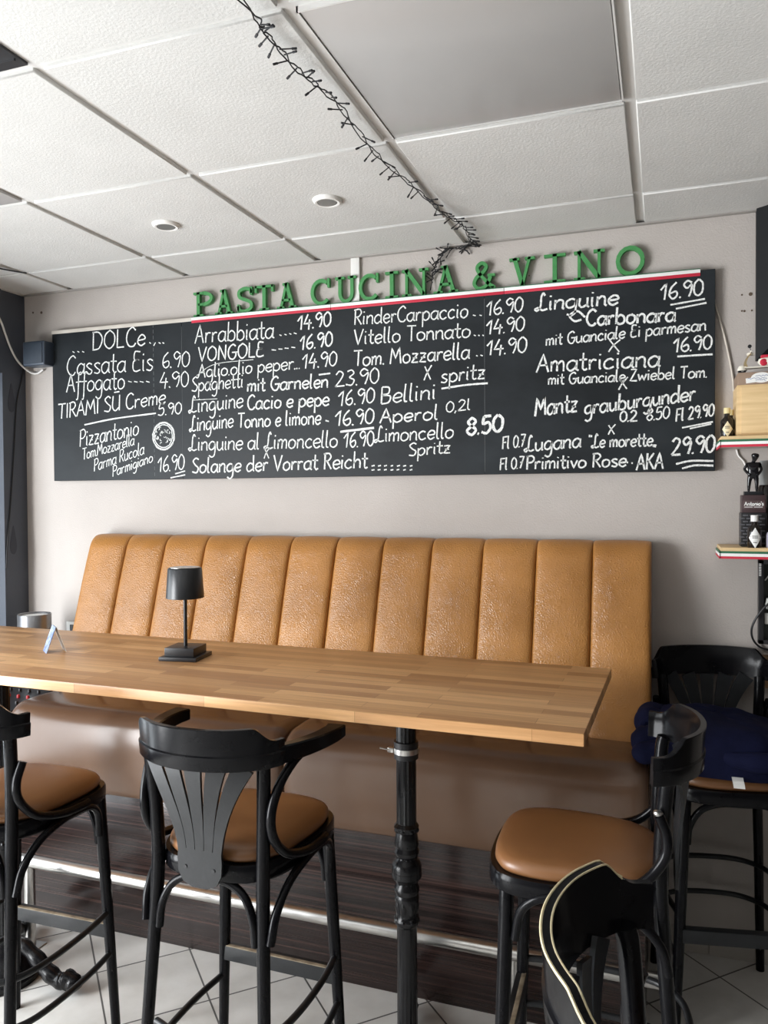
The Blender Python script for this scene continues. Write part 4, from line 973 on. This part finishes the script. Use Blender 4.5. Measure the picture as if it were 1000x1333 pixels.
MB().sweep(crm([(-.175, -.018, .215), (-.16, -.02, .235), (-.14, -.02, .24), (-.10, -.02, .25)], 5), lambda i, n: [(-.002, -.002), (.002, -.002), (.002, .002), (-.002, .002)]).build('pale_wire', m_white, fb)
o = MB().tube(crm([(.42, -.048, 1.285), (.345, -.048, 1.262), (.303, -.046, 1.215), (.283, -.038, 1.168), (.287, -.024, 1.128), (.309, -.014, 1.100), (.345, -.010, 1.088), (.40, -.010, 1.08)], 7), .0035, 8).build('looped_cable', m_blackcable)
tag(o, 'black cable looping out beside the black framed box', 'cable')
o = MB().box((.318, -.022, .96), (.46, 0, 1.072), .003).build('wooden_block', mottled('brown_wood', (0.20, 0.11, 0.05), (0.28, 0.16, 0.08), 10, .5))
tag(o, 'brown wooden wall block at right edge below the black framed box', 'wooden block')

# ------------------------------------------------------------------ navy cloth on the corner stool
random.seed(11)
nv = thing('navy_jacket', 'folded navy blue jacket heaped on the corner stool seat', 'jacket', (.16, -.33, .81))
mb = MB(); rings = []; nu, nv_ = 72, 18
def fold(a, b_): return .010*math.sin(3*a+2*b_)+.006*math.sin(7*a-4*b_+1)+.002*math.sin(15*a+9*b_)
prf_ = [(.80, 0), (1.0, .012), (1.02, .035), (1.0, .062), (.95, .088), (.86, .108), (.72, .122), (.55, .130), (.35, .134), (.15, .134), (.01, .134)]
for r_, z in prf_:
    ring = []
    for k in range(nu):
        a = 2*PI*k/nu; ca, sa = math.cos(a), math.sin(a); ex = .62
        x = .20*math.copysign(abs(ca)**ex, ca); y = .215*math.copysign(abs(sa)**ex, sa)
        fz = fold(a*1.0, r_*3) if z > 0 else 0
        ring.append((x*r_*(1+fz*1.5)+.02*(z > .1)*0, y*r_*(1+fz), max(0, z+fz*1.0*(z/.13)*(.5 + .5*r_)-.015*(y*r_/.2)*(z/.13)-.02*(x*r_/.2)*(z/.13))-(.032 if sa < -.25 and z < .013 and r_ > .9 else 0)))
    rings.append(ring)
mb.loft(rings)
for P, R in (([(-.10, -.12, .07), (-.16, -.15, .075), (-.215, -.165, .068), (-.245, -.16, .060)], [.04, .052, .050, .030]),
             ([(-.10, -.17, .060), (-.165, -.20, .058), (-.215, -.215, .052), (-.235, -.20, .048)], [.030, .036, .034, .022]),
             ([(-.15, .08, .09), (-.19, .03, .10), (-.20, -.03, .095), (-.19, -.08, .085)], [.03, .045, .05, .04]),
             ([(.0, -.20, .06), (.07, -.215, .055), (.15, -.21, .06), (.21, -.17, .07)], [.02, .028, .030, .025])):
    Q = crm(P, 5); n_ = len(Q)
    rr = [R[min(len(R)-1, int(i/(n_-1)*(len(R)-1)))]*(1-(i/(n_-1)*(len(R)-1)) % 1)+R[min(len(R)-1, int(i/(n_-1)*(len(R)-1))+1)]*((i/(n_-1)*(len(R)-1)) % 1) for i in range(n_)]
    rr = [r_*(1+.05*math.sin(i*1.3)) for i, r_ in enumerate(rr)]
    b0 = len(mb.v); mb.tube(Q, rr, 16)
jk = mb.build('cloth', m_navy, nv, 70)
s_ = jk.modifiers.new('Subdivision', 'SUBSURF'); s_.levels = 1; s_.render_levels = 1
cq = MB(); cq.loft([[(.022+dx, y, z), (.052+dx, y, z), (.052+dx, y-.0008, z+.0004), (.022+dx, y-.0008, z+.0004)] for dx, y, z in ((0, -.200, .012), (.001, -.232, .004), (.003, -.242, -.006), (.004, -.243, -.014))])
o = cq.build('care_label', m_paper, nv)
o['label'] = 'white label hanging from the jacket'
